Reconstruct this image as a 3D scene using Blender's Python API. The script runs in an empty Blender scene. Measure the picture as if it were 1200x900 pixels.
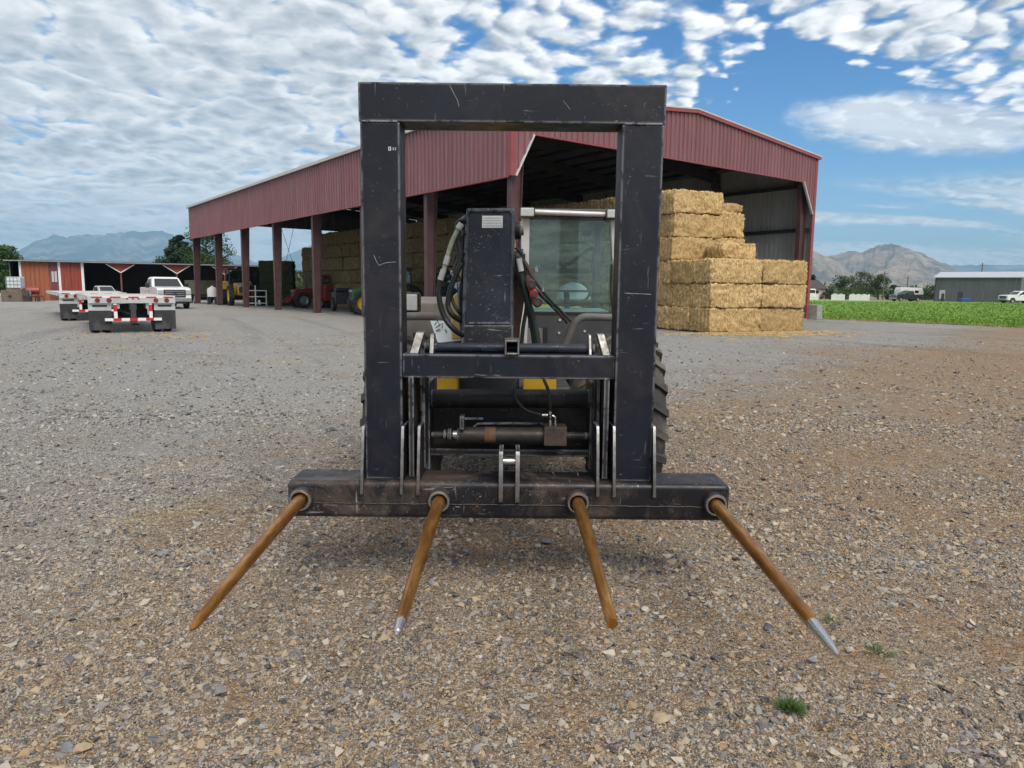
import bpy, bmesh, math, random
import numpy as np
from mathutils import Vector, Matrix, Euler, noise as mnoise
random.seed(7); np.random.seed(7)
S = bpy.context.scene
COL = S.collection
R_ = math.radians
# ------------------------------------------------------------------ camera
F_PX, CAM_H, PITCH, ROLL = 833.3, 1.6, 7.66, 0.6
cd = bpy.data.cameras.new('camera'); cam = bpy.data.objects.new('camera', cd); COL.objects.link(cam)
cd.sensor_width = 36.0; cd.lens = 25.0; cd.clip_start = 0.05; cd.clip_end = 60000
cam.matrix_world = Matrix.Translation((0, 0, CAM_H)) @ Matrix.Rotation(R_(90-PITCH), 4, 'X') @ Matrix.Rotation(R_(ROLL), 4, 'Z')
S.camera = cam
# ------------------------------------------------------------------ sky, sun, exposure
SUN_EL, SUN_AZ = 50.0, 158.0           # azimuth clockwise from +Y: behind the camera, to the right
W_ = bpy.data.worlds.new('World'); S.world = W_; W_.use_nodes = True
S.view_settings.view_transform = 'Standard'; S.view_settings.look = 'None'
S.view_settings.exposure = 1.25; S.view_settings.gamma = 1.0; S.view_settings.use_curve_mapping = False
S.cycles.use_denoising = True
S.cycles.max_bounces = 8; S.cycles.transparent_max_bounces = 16

class NT:
    """tiny node-tree writer"""
    def __init__(s, nt): s.nt = nt; s.N = nt.nodes; s.L = nt.links
    def new(s, typ, ins=None, **kw):
        n = s.N.new(typ)
        for k, v in kw.items(): setattr(n, k, v)
        if ins:
            for k, v in ins.items(): s.put(n.inputs[k], v)
        return n
    def put(s, sock, v):
        if hasattr(v, 'is_output') or isinstance(v, bpy.types.NodeSocket): s.L.new(v, sock)
        else:
            try: sock.default_value = v
            except Exception:
                sock.default_value = (*v, 1.0) if len(v) == 3 else v
    def m(s, op, a, b=0.0, c=None, clamp=False):
        n = s.new('ShaderNodeMath', operation=op, use_clamp=clamp)
        s.put(n.inputs[0], a); s.put(n.inputs[1], b)
        if c is not None: s.put(n.inputs[2], c)
        return n.outputs[0]
    def vm(s, op, a, b=(0, 0, 0)):
        n = s.new('ShaderNodeVectorMath', operation=op); s.put(n.inputs[0], a)
        if op == 'SCALE': s.put(n.inputs['Scale'], b)
        else: s.put(n.inputs[1], b)
        return n.outputs[0]
    def noise(s, vec, scale, detail=3.0, rough=0.55, dist=0.0, dim='3D'):
        n = s.new('ShaderNodeTexNoise', {'Scale': scale, 'Detail': detail, 'Roughness': rough, 'Distortion': dist}, noise_dimensions=dim)
        if vec is not None: s.L.new(vec, n.inputs['Vector'])
        return n.outputs['Fac']
    def vor(s, vec, scale, feature='F1', rnd=1.0):
        n = s.new('ShaderNodeTexVoronoi', {'Scale': scale, 'Randomness': rnd}, feature=feature)
        if vec is not None: s.L.new(vec, n.inputs['Vector'])
        return n
    def ss(s, v, lo, hi, a=0.0, b=1.0):
        n = s.new('ShaderNodeMapRange', interpolation_type='SMOOTHSTEP')
        for k, x in (('Value', v), ('From Min', lo), ('From Max', hi), ('To Min', a), ('To Max', b)): s.put(n.inputs[k], x)
        return n.outputs[0]
    def lin(s, v, lo, hi, a=0.0, b=1.0):
        n = s.new('ShaderNodeMapRange')
        for k, x in (('Value', v), ('From Min', lo), ('From Max', hi), ('To Min', a), ('To Max', b)): s.put(n.inputs[k], x)
        return n.outputs[0]
    def mix(s, f, a, b, blend='MIX'):
        n = s.new('ShaderNodeMix', data_type='RGBA', blend_type=blend)
        s.put(n.inputs[0], f); s.put(n.inputs[6], a); s.put(n.inputs[7], b)
        return n.outputs[2]
    def ramp(s, f, stops, interp='LINEAR'):
        n = s.new('ShaderNodeValToRGB'); n.color_ramp.interpolation = interp
        el = n.color_ramp.elements
        while len(el) < len(stops): el.new(0.5)
        for e, (p, c) in zip(el, stops): e.position = p; e.color = (*c, 1.0)
        s.put(n.inputs[0], f); return n.outputs[0]
    def sep(s, v):
        n = s.new('ShaderNodeSeparateXYZ'); s.L.new(v, n.inputs[0]); return n.outputs
    def comb(s, x, y, z):
        n = s.new('ShaderNodeCombineXYZ'); s.put(n.inputs[0], x); s.put(n.inputs[1], y); s.put(n.inputs[2], z); return n.outputs[0]
    def bump(s, h, strength=0.3, dist=0.01, normal=None):
        n = s.new('ShaderNodeBump', {'Strength': strength, 'Distance': dist, 'Height': h})
        if normal is not None: s.L.new(normal, n.inputs['Normal'])
        return n.outputs[0]

def build_world():
    t = NT(W_.node_tree); t.N.clear()
    out = t.new('ShaderNodeOutputWorld')
    sky = t.new('ShaderNodeTexSky', sky_type='NISHITA', sun_disc=False)
    sky.sun_elevation = R_(SUN_EL); sky.sun_rotation = R_(SUN_AZ)
    sky.altitude = 1400; sky.air_density = 1.0; sky.dust_density = 0.6; sky.ozone_density = 1.6
    d = t.new('ShaderNodeTexCoord').outputs['Generated']
    x, y, z = t.sep(d)
    zz = t.m('MAXIMUM', z, 0.0)
    inv = t.m('DIVIDE', 1.0, t.m('ADD', zz, 0.16))
    px, py = t.m('MULTIPLY', x, inv), t.m('MULTIPLY', y, inv)
    P = t.comb(px, py, 0.0)
    wv = t.vm('SCALE', t.vm('SUBTRACT', t.new('ShaderNodeTexNoise', {'Vector': P, 'Scale': 3.2, 'Detail': 4.0, 'Roughness': 0.6}).outputs['Color'], (0.5, 0.5, 0.5)), 0.30)
    Pw = t.vm('ADD', P, wv)
    big = t.noise(P, 1.15, 3.0, 0.55)
    # the altocumulus deck ends to the north-east, where the sky is clear
    clear = t.m('MULTIPLY', t.ss(px, 0.44, 0.92), t.ss(t.m('SUBTRACT', py, t.m('MULTIPLY', px, 0.45)), 1.50, 1.82))
    thin = t.m('MULTIPLY', t.ss(px, -0.55, 0.30), 0.15)
    cov = t.m('SUBTRACT', t.m('SUBTRACT', t.m('ADD', 0.53, t.m('MULTIPLY', big, 0.22)), thin), t.m('MULTIPLY', clear, 0.70))
    def cells(v):
        vo = t.new('ShaderNodeTexVoronoi', {'Scale': 13.5, 'Smoothness': 0.5, 'Randomness': 1.0}, feature='SMOOTH_F1'); t.L.new(v, vo.inputs['Vector'])
        puff = t.m('SUBTRACT', 1.0, t.m('MULTIPLY', vo.outputs['Distance'], 1.25))
        a = t.noise(v, 9.0, 6.0, 0.60)
        return t.m('ADD', t.m('MULTIPLY', puff, 0.50), t.m('MULTIPLY', a, 0.50))
    Ps = t.vm('MULTIPLY', Pw, (0.95, 0.80, 1.0))
    c0 = cells(Ps)
    c1 = cells(t.vm('ADD', Ps, (0.02, -0.030, 0.0)))
    dens = t.m('ADD', c0, cov)
    a_main = t.ss(dens, 0.73, 0.99)
    # thin high streaks and the lens-shaped cloud in the clear part
    Q = t.vm('ADD', t.vm('MULTIPLY', P, (0.30, 1.15, 1.0)), (3.3, 1.7, 0.0))
    st = t.noise(Q, 1.9, 6.0, 0.56, 0.35)
    a_st = t.m('MULTIPLY', t.ss(st, 0.44, 0.57), t.m('MULTIPLY', t.ss(zz, 0.005, 0.03), 0.95))
    a_st = t.m('MULTIPLY', a_st, t.ss(zz, 0.145, 0.105))
    wn = t.m('MULTIPLY', t.m('SUBTRACT', t.noise(Pw, 3.6, 6.0, 0.62), 0.5), 2.1)
    bx = t.m('DIVIDE', t.m('SUBTRACT', px, 1.36), 0.46); by = t.m('DIVIDE', t.m('SUBTRACT', py, t.m('ADD', 2.32, t.m('MULTIPLY', px, 0.10))), 0.27)
    rr = t.m('ADD', t.m('ADD', t.m('MULTIPLY', bx, bx), t.m('MULTIPLY', by, by)), wn)
    a_lens = t.m('MULTIPLY', t.ss(rr, 1.15, 0.25), 0.85)
    alpha = t.m('MAXIMUM', t.m('MAXIMUM', a_main, a_st), a_lens)
    alpha = t.m('MULTIPLY', alpha, t.ss(z, -0.01, 0.02))
    lit = t.m('ADD', 0.56, t.m('MULTIPLY', t.m('SUBTRACT', c0, c1), t.ss(px, -1.0, 0.2, 1.0, 2.0)))
    thick = t.ss(dens, 0.95, 1.36)
    lit = t.m('SUBTRACT', lit, t.m('MULTIPLY', thick, 0.38))
    lit = t.m('ADD', lit, t.m('MULTIPLY', t.m('SUBTRACT', t.noise(P, 2.2, 5.0, 0.65), 0.5), 1.15), clamp=True)
    lit = t.m('ADD', lit, t.ss(zz, 0.17, 0.05, 0.0, 0.28), clamp=True)
    soft = t.m('ADD', 0.52, t.m('MULTIPLY', t.m('SUBTRACT', t.noise(Q, 4.0, 4.0, 0.6), 0.45), 1.0), clamp=True)
    lit = t.m('MAXIMUM', lit, t.m('MULTIPLY', t.m('MULTIPLY', t.m('MAXIMUM', a_lens, a_st), soft), 1.25, clamp=True))
    ccol = t.ramp(lit, [(0.0, (0.34, 0.375, 0.43)), (0.35, (0.58, 0.61, 0.65)), (0.7, (0.92, 0.93, 0.94)), (1.0, (1.15, 1.14, 1.12))])
    hs = t.new('ShaderNodeHueSaturation', {'Saturation': 1.42, 'Value': 1.0, 'Hue': 0.503, 'Color': sky.outputs[0]})
    sb = t.new('ShaderNodeBackground', {'Color': hs.outputs[0], 'Strength': 0.060})
    cb = t.new('ShaderNodeBackground', {'Color': ccol, 'Strength': 0.51})
    mx = t.new('ShaderNodeMixShader', {0: alpha}); t.L.new(sb.outputs[0], mx.inputs[1]); t.L.new(cb.outputs[0], mx.inputs[2])
    t.L.new(mx.outputs[0], out.inputs[0])
build_world()
sl = bpy.data.lights.new('sun', 'SUN'); sl.energy = 1.5; sl.angle = R_(34); sl.color = (1.0, 0.93, 0.83)
sun = bpy.data.objects.new('sun', sl); COL.objects.link(sun)
sdir = Vector((math.sin(R_(SUN_AZ))*math.cos(R_(SUN_EL)), math.cos(R_(SUN_AZ))*math.cos(R_(SUN_EL)), math.sin(R_(SUN_EL))))
sun.rotation_euler = sdir.to_track_quat('Z', 'Y').to_euler(); sun.location = (30, -30, 60)

# ------------------------------------------------------------------ small helpers
_p, _r = R_(PITCH), R_(ROLL)
CF = Vector((0, math.cos(_p), -math.sin(_p))); _U = Vector((0, math.sin(_p), math.cos(_p))); _X = Vector((1, 0, 0))
CR = _X*math.cos(_r) + _U*math.sin(_r); CU = _U*math.cos(_r) - _X*math.sin(_r)
def at(x, y, Y):
    """world point at distance Y in front of the camera for a spot measured in the photograph"""
    d = CF + CR*((x-600)/F_PX) - CU*((y-450)/F_PX)
    return Vector((0, 0, CAM_H)) + d*(Y/d.y)
def onground(x, y, z=0.0):
    d = CF + CR*((x-600)/F_PX) - CU*((y-450)/F_PX)
    return Vector((0, 0, CAM_H)) + d*((z-CAM_H)/d.z)

OFF = {}
def tag(o, label=None, cat=None, group=None, kind=None):
    if label: o['label'] = label
    if cat: o['category'] = cat
    if group: o['group'] = group
    if kind: o['kind'] = kind
    return o
def empty(name, loc=(0, 0, 0), rz=0.0, label=None, cat=None, group=None, world=False):
    """Empty at a thing's base. world=True: its parts are written in world coordinates"""
    o = bpy.data.objects.new(name, None); COL.objects.link(o); o.empty_display_size = 0.2
    o.location = loc; o.rotation_euler = (0, 0, rz)
    if world: OFF[o.name] = Vector(loc)
    return tag(o, label, cat, group)
def copy_tree(o, parent=None):
    c = o.copy(); COL.objects.link(c); c.parent = parent
    for ch in list(o.children): copy_tree(ch, c)
    return c

class MB:
    def __init__(s): s.v = []; s.f = []; s.mi = []; s.cur = 0
    def add(s, vs, fs):
        b = len(s.v); s.v += [tuple(q) for q in vs]
        for f in fs: s.f.append(tuple(b+i for i in f)); s.mi.append(s.cur)
        return s
    def box(s, c, size, rot=None, taper=None):
        hx, hy, hz = size[0]/2, size[1]/2, size[2]/2
        P = [Vector((x, y, z)) for z in (-hz, hz) for y in (-hy, hy) for x in (-hx, hx)]
        if taper:
            for q in P[4:]: q.x *= taper[0]; q.y *= taper[1]
        if rot is not None: P = [rot @ q for q in P]
        c = Vector(c)
        return s.add([q+c for q in P], [(0, 2, 3, 1), (4, 5, 7, 6), (0, 1, 5, 4), (2, 6, 7, 3), (0, 4, 6, 2), (1, 3, 7, 5)])
    def bx(s, x0, x1, y0, y1, z0, z1):
        return s.box(((x0+x1)/2, (y0+y1)/2, (z0+z1)/2), (x1-x0, y1-y0, z1-z0))
    def bar(s, p0, p1, w, h, up=(0, 0, 1)):
        p0, p1 = Vector(p0), Vector(p1); d = p1-p0; L = d.length; d.normalize()
        u = Vector(up); sx = d.cross(u)
        if sx.length < 1e-4: sx = d.cross(Vector((1, 0, 0)))
        sx.normalize(); u = sx.cross(d)
        V = []
        for q in (p0, p1):
            for a, b in ((-1, -1), (1, -1), (1, 1), (-1, 1)): V.append(q + sx*a*w/2 + u*b*h/2)
        return s.add(V, [(0, 1, 2, 3), (7, 6, 5, 4), (0, 4, 5, 1), (1, 5, 6, 2), (2, 6, 7, 3), (3, 7, 4, 0)])
    def prism(s, poly, vec):
        """closed polygon of 3-d points pushed along vec"""
        n = len(poly); vec = Vector(vec); A = [Vector(q) for q in poly]
        nrm = Vector()
        for i in range(n):
            a, b = A[i], A[(i+1) % n]; nrm += Vector(((a.y-b.y)*(a.z+b.z), (a.z-b.z)*(a.x+b.x), (a.x-b.x)*(a.y+b.y)))
        if nrm.dot(vec) > 0: A.reverse()
        B = [q+vec for q in A]
        fs = [tuple(range(n)), tuple(range(2*n-1, n-1, -1))]
        fs += [(i, n+i, n+(i+1) % n, (i+1) % n) for i in range(n)]
        return s.add(A+B, fs)
    def tube(s, pts, r, n=10, cap=True):
        pts = [Vector(q) for q in pts]
        rs = r if isinstance(r, (list, tuple)) else [r]*len(pts)
        t0 = (pts[1]-pts[0]).normalized()
        u = t0.cross(Vector((0, 0, 1)))
        if u.length < 1e-3: u = t0.cross(Vector((1, 0, 0)))
        u.normalize(); V = []; prev = t0
        for i, q in enumerate(pts):
            a = pts[max(i-1, 0)]; b = pts[min(i+1, len(pts)-1)]
            t = (b-a).normalized()
            ax = prev.cross(t)
            if ax.length > 1e-6: u = Matrix.Rotation(prev.angle(t), 3, ax) @ u
            prev = t; w = t.cross(u).normalized()
            for k in range(n):
                an = 2*math.pi*k/n; V.append(q + (u*math.cos(an)+w*math.sin(an))*rs[i])
        fs = []
        for i in range(len(pts)-1):
            for k in range(n):
                k2 = (k+1) % n; fs.append((i*n+k, i*n+k2, (i+1)*n+k2, (i+1)*n+k))
        if cap:
            fs.append(tuple(range(n-1, -1, -1))); fs.append(tuple((len(pts)-1)*n+k for k in range(n)))
        return s.add(V, fs)
    def lathe(s, prof, c, axis='Y', n=24):
        """prof: (radius, along) pairs, closed ring surface"""
        c = Vector(c); V = []; m_ = len(prof)
        for k in range(n):
            a = 2*math.pi*k/n
            for r, h in prof:
                if axis == 'Y': V.append(c+Vector((r*math.cos(a), h, r*math.sin(a))))
                elif axis == 'X': V.append(c+Vector((h, r*math.cos(a), r*math.sin(a))))
                else: V.append(c+Vector((r*math.cos(a), r*math.sin(a), h)))
        fs = []
        for k in range(n):
            k2 = (k+1) % n
            for j in range(m_-1): fs.append((k*m_+j, k*m_+j+1, k2*m_+j+1, k2*m_+j))
        return s.add(V, fs)
    def quad(s, a, b, c, d): return s.add([a, b, c, d], [(0, 1, 2, 3)])
    def build(s, name, mat, parent=None, bevel=0.0, smooth=None, seg=2, fix=False):
        me = bpy.data.meshes.new(name)
        off = OFF.get(parent.name, Vector()) if parent is not None else Vector()
        if parent is not None and parent.parent is not None: off = OFF.get(parent.name, OFF.get(parent.parent.name, Vector()))
        vs = s.v if off.length == 0 else [(a-off.x, b-off.y, c-off.z) for a, b, c in s.v]
        me.from_pydata(vs, [], s.f)
        ms = mat if isinstance(mat, (list, tuple)) else [mat]
        for q in ms: me.materials.append(q)
        if len(ms) > 1: me.polygons.foreach_set('material_index', s.mi)
        if fix:
            bm = bmesh.new(); bm.from_mesh(me); bmesh.ops.recalc_face_normals(bm, faces=bm.faces); bm.to_mesh(me); bm.free()
        if smooth:
            me.polygons.foreach_set('use_smooth', [True]*len(me.polygons))
            if smooth < 179: me.set_sharp_from_angle(angle=R_(smooth))
        o = bpy.data.objects.new(name, me); COL.objects.link(o)
        if parent is not None:
            o.parent = parent
        if bevel:
            b = o.modifiers.new('bevel', 'BEVEL'); b.width = bevel; b.segments = seg; b.limit_method = 'ANGLE'; b.angle_limit = R_(40)
            me.polygons.foreach_set('use_smooth', [True]*len(me.polygons)); me.set_sharp_from_angle(angle=R_(50))
            b.harden_normals = True
        return o
def structure(name, mb, mat, **kw):
    o = mb.build(name, mat, **kw); o['kind'] = 'structure'; return o

# ------------------------------------------------------------------ materials
def new_mat(name):
    m = bpy.data.materials.new(name); m.use_nodes = True
    t = NT(m.node_tree); b = t.N['Principled BSDF']; return m, t, b
def mat(name, col, rough=0.6, metal=0.0, var=0.18, scale=6.0, bump=0.0, bscale=40.0, dirt=None, dirt_amt=0.35, dscale=2.5, spec=0.5, coat=0.0):
    """painted / plain surface: base colour with noise variation, optional dirt patches and relief"""
    m, t, b = new_mat(name)
    co = t.new('ShaderNodeTexCoord').outputs['Object']
    n = t.noise(co, scale, 4.0, 0.6)
    lo = tuple(c*(1-var) for c in col); hi = tuple(min(1, c*(1+var)) for c in col)
    c = t.ramp(n, [(0.3, lo), (0.7, hi)])
    if dirt:
        dn = t.noise(co, dscale, 6.0, 0.65, 0.4)
        c = t.mix(t.m('MULTIPLY', t.ss(dn, 0.48, 0.72), dirt_amt), c, dirt)
    t.put(b.inputs['Base Color'], c)
    t.put(b.inputs['Roughness'], t.lin(t.noise(co, scale*1.7, 3.0), 0.3, 0.7, max(0.05, rough-0.1), min(1, rough+0.12)))
    b.inputs['Metallic'].default_value = metal
    b.inputs['Specular IOR Level'].default_value = spec
    b.inputs['Coat Weight'].default_value = coat
    if bump: t.put(b.inputs['Normal'], t.bump(t.noise(co, bscale, 4.0, 0.6), bump, 0.01))
    return m
def scuffed(name, col, rough=0.42, wear=(0.30, 0.31, 0.33), amount=1.0, dust=(0.16, 0.13, 0.10), dust_amt=0.25, edge_r=0.020, rust=0.0, speck=0.72):
    """dark machine paint: scratches, chips, worn edges, dust, some rust"""
    m, t, b = new_mat(name)
    co = t.new('ShaderNodeTexCoord').outputs['Object']
    base = t.ramp(t.noise(co, 3.0, 5.0, 0.6), [(0.3, tuple(c*0.8 for c in col)), (0.7, tuple(c*1.3 for c in col))])
    dn = t.noise(co, 2.2, 7.0, 0.7, 0.6)
    c = t.mix(t.m('MULTIPLY', t.ss(dn, 0.45, 0.75), dust_amt), base, dust)
    # long scratches in several directions
    masks = []
    for k, (rot, sc) in enumerate((((0.3, 0.5, 0.2), (60, 60, 5.0)), ((0.9, -0.4, 0.9), (64, 6.0, 64)), ((-0.5, 0.8, 0.4), (7.0, 75, 60)))):
        mp = t.new('ShaderNodeMapping'); mp.inputs['Rotation'].default_value = rot; mp.inputs['Scale'].default_value = sc
        t.L.new(co, mp.inputs[0])
        n = t.noise(mp.outputs[0], 1.0, 2.0, 0.5)
        g = t.noise(co, 3.1+k, 3.0, 0.6)
        masks.append(t.m('MULTIPLY', t.ss(n, 0.70-0.03*amount, 0.78), t.ss(g, 0.44, 0.62)))
    sc = t.m('MAXIMUM', t.m('MAXIMUM', masks[0], masks[1]), masks[2])
    chips = t.m('MULTIPLY', t.ss(t.noise(co, 85, 3.0, 0.7), speck, speck+0.05), t.ss(t.noise(co, 5, 4.0, 0.6), 0.46, 0.62))
    bv = t.new('ShaderNodeBevel', {'Radius': edge_r}, samples=4)
    gn = t.new('ShaderNodeNewGeometry').outputs['Normal']
    dt = t.new('ShaderNodeVectorMath', operation='DOT_PRODUCT'); t.L.new(bv.outputs[0], dt.inputs[0]); t.L.new(gn, dt.inputs[1])
    edge = t.m('MULTIPLY', t.ss(dt.outputs['Value'], 0.985, 0.90), t.ss(t.noise(co, 14, 5.0, 0.7), 0.36, 0.54))
    w = t.m('MAXIMUM', t.m('MULTIPLY', t.m('MAXIMUM', sc, chips), 0.55*amount), t.m('MULTIPLY', edge, 0.9), clamp=True)
    c = t.mix(w, c, wear)
    if rust:
        rn = t.noise(co, 4.0, 7.0, 0.72, 0.5)
        c = t.mix(t.m('MULTIPLY', t.ss(rn, 0.52, 0.66), rust), c, t.ramp(t.noise(co, 30, 4.0), [(0.3, (0.07, 0.032, 0.018)), (0.7, (0.16, 0.08, 0.045))]))
    t.put(b.inputs['Base Color'], c)
    b.inputs['Specular IOR Level'].default_value = 0.32
    t.put(b.inputs['Roughness'], t.lin(t.noise(co, 7, 5.0, 0.65), 0.3, 0.7, rough-0.1, rough+0.18))
    t.put(b.inputs['Normal'], t.bump(t.m('ADD', t.noise(co, 120, 3.0), t.m('MULTIPLY', w, -0.6)), 0.12, 0.004))
    return m

M = {}
M['fork_black'] = scuffed('fork_black_paint', (0.0065, 0.0085, 0.0165), 0.46, amount=0.85, dust_amt=0.12)
M['beam_black'] = scuffed('beam_worn_black_paint', (0.010, 0.010, 0.013), 0.36, amount=1.6, dust=(0.17, 0.13, 0.10), dust_amt=0.75, rust=0.25, edge_r=0.022, speck=0.64)
M['boom_black'] = scuffed('boom_navy_black_paint', (0.009, 0.013, 0.025), 0.45, amount=1.6, dust=(0.10, 0.095, 0.09), dust_amt=0.30, speck=0.62)
M['coupler_black'] = scuffed('coupler_black_paint', (0.012, 0.012, 0.014), 0.5, amount=1.2, dust_amt=0.35, rust=0.25)
M['steel_edge'] = mat('bare_cut_steel', (0.24, 0.235, 0.23), 0.42, 0.75, 0.3, 25, 0.1, 120, dirt=(0.10, 0.06, 0.035), dirt_amt=0.6, dscale=12)
M['weld'] = mat('dusty_weld_bead', (0.055, 0.05, 0.048), 0.5, 0.3, 0.5, 40, 0.3, 90)
M['half_polished'] = mat('half_polished_rusty_steel', (0.40, 0.27, 0.15), 0.32, 0.85, 0.4, 30, 0.1, 120)
M['bright_steel'] = mat('bright_ground_steel', (0.56, 0.55, 0.54), 0.26, 0.95, 0.06, 12, 0.05, 150)
def tine_mat():
    m, t, b = new_mat('rust_polished_tine_steel')
    co = t.new('ShaderNodeTexCoord').outputs['Object']
    st = t.vm('MULTIPLY', co, (30.0, 5.0, 30.0))
    n = t.noise(st, 1.0, 6.0, 0.65)
    c = t.ramp(n, [(0.25, (0.11, 0.044, 0.010)), (0.5, (0.33, 0.140, 0.028)), (0.75, (0.54, 0.30, 0.09))])
    c = t.mix(t.ss(t.noise(st, 2.2, 4.0, 0.7), 0.62, 0.72), c, (0.40, 0.32, 0.22))
    t.put(b.inputs['Base Color'], c); b.inputs['Metallic'].default_value = 0.70
    t.put(b.inputs['Roughness'], t.lin(n, 0.3, 0.7, 0.46, 0.26))
    t.put(b.inputs['Normal'], t.bump(t.noise(co, 90, 5.0, 0.7), 0.15, 0.004))
    return m
M['tine'] = tine_mat()
M['dry_grass'] = mat('dry_verge_grass', (0.34, 0.30, 0.13), 0.8, 0, 0.35, 3)
M['rubber'] = mat('dusty_tyre_rubber', (0.022, 0.021, 0.020), 0.82, 0, 0.3, 9, 0.25, 60, dirt=(0.16, 0.13, 0.10), dirt_amt=0.55, dscale=4)
M['rubber_dusty'] = mat('very_dusty_tyre_rubber', (0.05, 0.047, 0.043), 0.88, 0, 0.3, 9, 0.25, 60, dirt=(0.20, 0.175, 0.14), dirt_amt=0.85, dscale=3)
M['hose'] = mat('black_hydraulic_hose', (0.012, 0.013, 0.013), 0.5, 0, 0.3, 20)
M['hose_green'] = mat('dark_green_hose', (0.018, 0.028, 0.024), 0.5, 0, 0.3, 20)
M['hose_sleeve'] = mat('pale_hose_sleeve', (0.30, 0.33, 0.24), 0.55, 0, 0.25, 30)
M['yellow'] = mat('machine_yellow_paint', (0.62, 0.36, 0.03), 0.42, 0, 0.12, 4, dirt=(0.16, 0.12, 0.07), dirt_amt=0.5)
M['cream'] = mat('faded_cream_yellow_paint', (0.62, 0.47, 0.20), 0.5, 0, 0.12, 4, dirt=(0.2, 0.16, 0.10), dirt_amt=0.4)
M['charcoal'] = mat('charcoal_grey_paint', (0.045, 0.045, 0.05), 0.5, 0, 0.2, 6, dirt=(0.14, 0.12, 0.10), dirt_amt=0.5)
M['fender_grey'] = mat('dusty_grey_fender_plastic', (0.13, 0.122, 0.118), 0.65, 0, 0.2, 6, dirt=(0.26, 0.22, 0.18), dirt_amt=0.6)
M['silver'] = mat('silver_grey_paint', (0.50, 0.50, 0.49), 0.38, 0.2, 0.12, 8, dirt=(0.2, 0.18, 0.15), dirt_amt=0.4)
M['white'] = mat('white_paint', (0.74, 0.74, 0.72), 0.32, 0, 0.05, 3, dirt=(0.40, 0.36, 0.30), dirt_amt=0.3, coat=0.4)
M['white_plate'] = mat('pale_blue_white_plate', (0.62, 0.68, 0.70), 0.45, 0, 0.08, 8, dirt=(0.3, 0.3, 0.28), dirt_amt=0.4)
M['plastic_lens'] = mat('frosted_lamp_lens', (0.44, 0.46, 0.46), 0.2, 0, 0.1, 20, 0.1, 60)
M['seat'] = mat('seat_cloth', (0.10, 0.105, 0.11), 0.9, 0, 0.2, 12)
M['sunlit_dash'] = mat('sunlit_tone_cab_plastic', (0.55, 0.58, 0.57), 0.7, 0, 0.15, 8)  # dashboard and seat back lightened: sunlight inside the cab put into the colour
M['red_part'] = mat('red_coupler_cap', (0.42, 0.04, 0.035), 0.45, 0, 0.15, 20)
M['brown_metal'] = mat('brown_weathered_metal', (0.11, 0.065, 0.055), 0.5, 0.4, 0.3, 20)
M['amber'] = mat('amber_lens', (0.60, 0.22, 0.02), 0.25)
def glass_mat(name, tint, haze=0.12, film=(0.20, 0.24, 0.24), rough=0.02):
    m, t, b = new_mat(name); t.N.remove(b)
    co = t.new('ShaderNodeTexCoord').outputs['Object']
    tr = t.new('ShaderNodeBsdfTransparent', {'Color': (*tint, 1)})
    gl = t.new('ShaderNodeBsdfGlossy', {'Color': (1, 1, 1, 1), 'Roughness': rough})
    df = t.new('ShaderNodeBsdfDiffuse', {'Color': (*film, 1)})
    st = t.vm('MULTIPLY', co, (2.0, 2.0, 9.0))
    h = t.m('MULTIPLY', t.m('ADD', 0.55, t.m('MULTIPLY', t.ss(t.noise(st, 1.1, 5.0, 0.6, 1.2), 0.35, 0.75), 0.75)), haze)
    m1 = t.new('ShaderNodeMixShader', {0: h}); t.L.new(tr.outputs[0], m1.inputs[1]); t.L.new(df.outputs[0], m1.inputs[2])
    fr = t.new('ShaderNodeFresnel', {'IOR': 1.5})
    m2 = t.new('ShaderNodeMixShader', {0: t.m('MULTIPLY', fr.outputs[0], 0.75, clamp=True)})
    t.L.new(m1.outputs[0], m2.inputs[1]); t.L.new(gl.outputs[0], m2.inputs[2])
    t.L.new(m2.outputs[0], t.N['Material Output'].inputs[0]); return m
M['cab_glass'] = glass_mat('tinted_cab_glass', (0.74, 0.90, 0.90), 0.10, (0.50, 0.62, 0.62))
M['dark_glass'] = mat('dark_vehicle_glass', (0.012, 0.015, 0.018), 0.08, 0, 0.05, 3, spec=0.8)
M['clear_glass'] = glass_mat('far_cab_glass', (0.86, 0.93, 0.94), 0.03)

# barn
def ribbed_paint(name, col, rough=0.42, fade=0.12):
    m, t, b = new_mat(name)
    geo = t.new('ShaderNodeNewGeometry').outputs['Position']
    oi = t.new('ShaderNodeObjectInfo').outputs['Random']
    n = t.noise(t.vm('MULTIPLY', geo, (1.0, 1.0, 0.25)), 1.6, 5.0, 0.6)
    c = t.ramp(n, [(0.3, tuple(x*(1-fade) for x in col)), (0.7, tuple(min(1, x*(1+fade)) for x in col))])
    c = t.mix(t.lin(oi, 0, 1, 0.0, 0.22), c, tuple(x*0.55 for x in col))
    st = t.noise(t.vm('MULTIPLY', geo, (7.0, 7.0, 0.35)), 1.0, 4.0, 0.6)
    c = t.mix(t.m('MULTIPLY', t.ss(st, 0.50, 0.72), 0.30), c, (0.30, 0.24, 0.22))
    t.put(b.inputs['Base Color'], c); b.inputs['Roughness'].default_value = rough
    return m
M['barn_red'] = ribbed_paint('maroon_metal_siding', (0.225, 0.094, 0.104), 0.40)
M['barn_trim'] = mat('pale_metal_trim', (0.55, 0.52, 0.50), 0.45, 0, 0.08, 2)
M['barn_trim_red'] = mat('maroon_trim', (0.26, 0.060, 0.062), 0.4, 0, 0.1, 2)
M['barn_steel'] = mat('maroon_primer_steel', (0.085, 0.040, 0.042), 0.5, 0, 0.2, 2, dirt=(0.14, 0.09, 0.07), dirt_amt=0.4, dscale=1.2)
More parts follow.
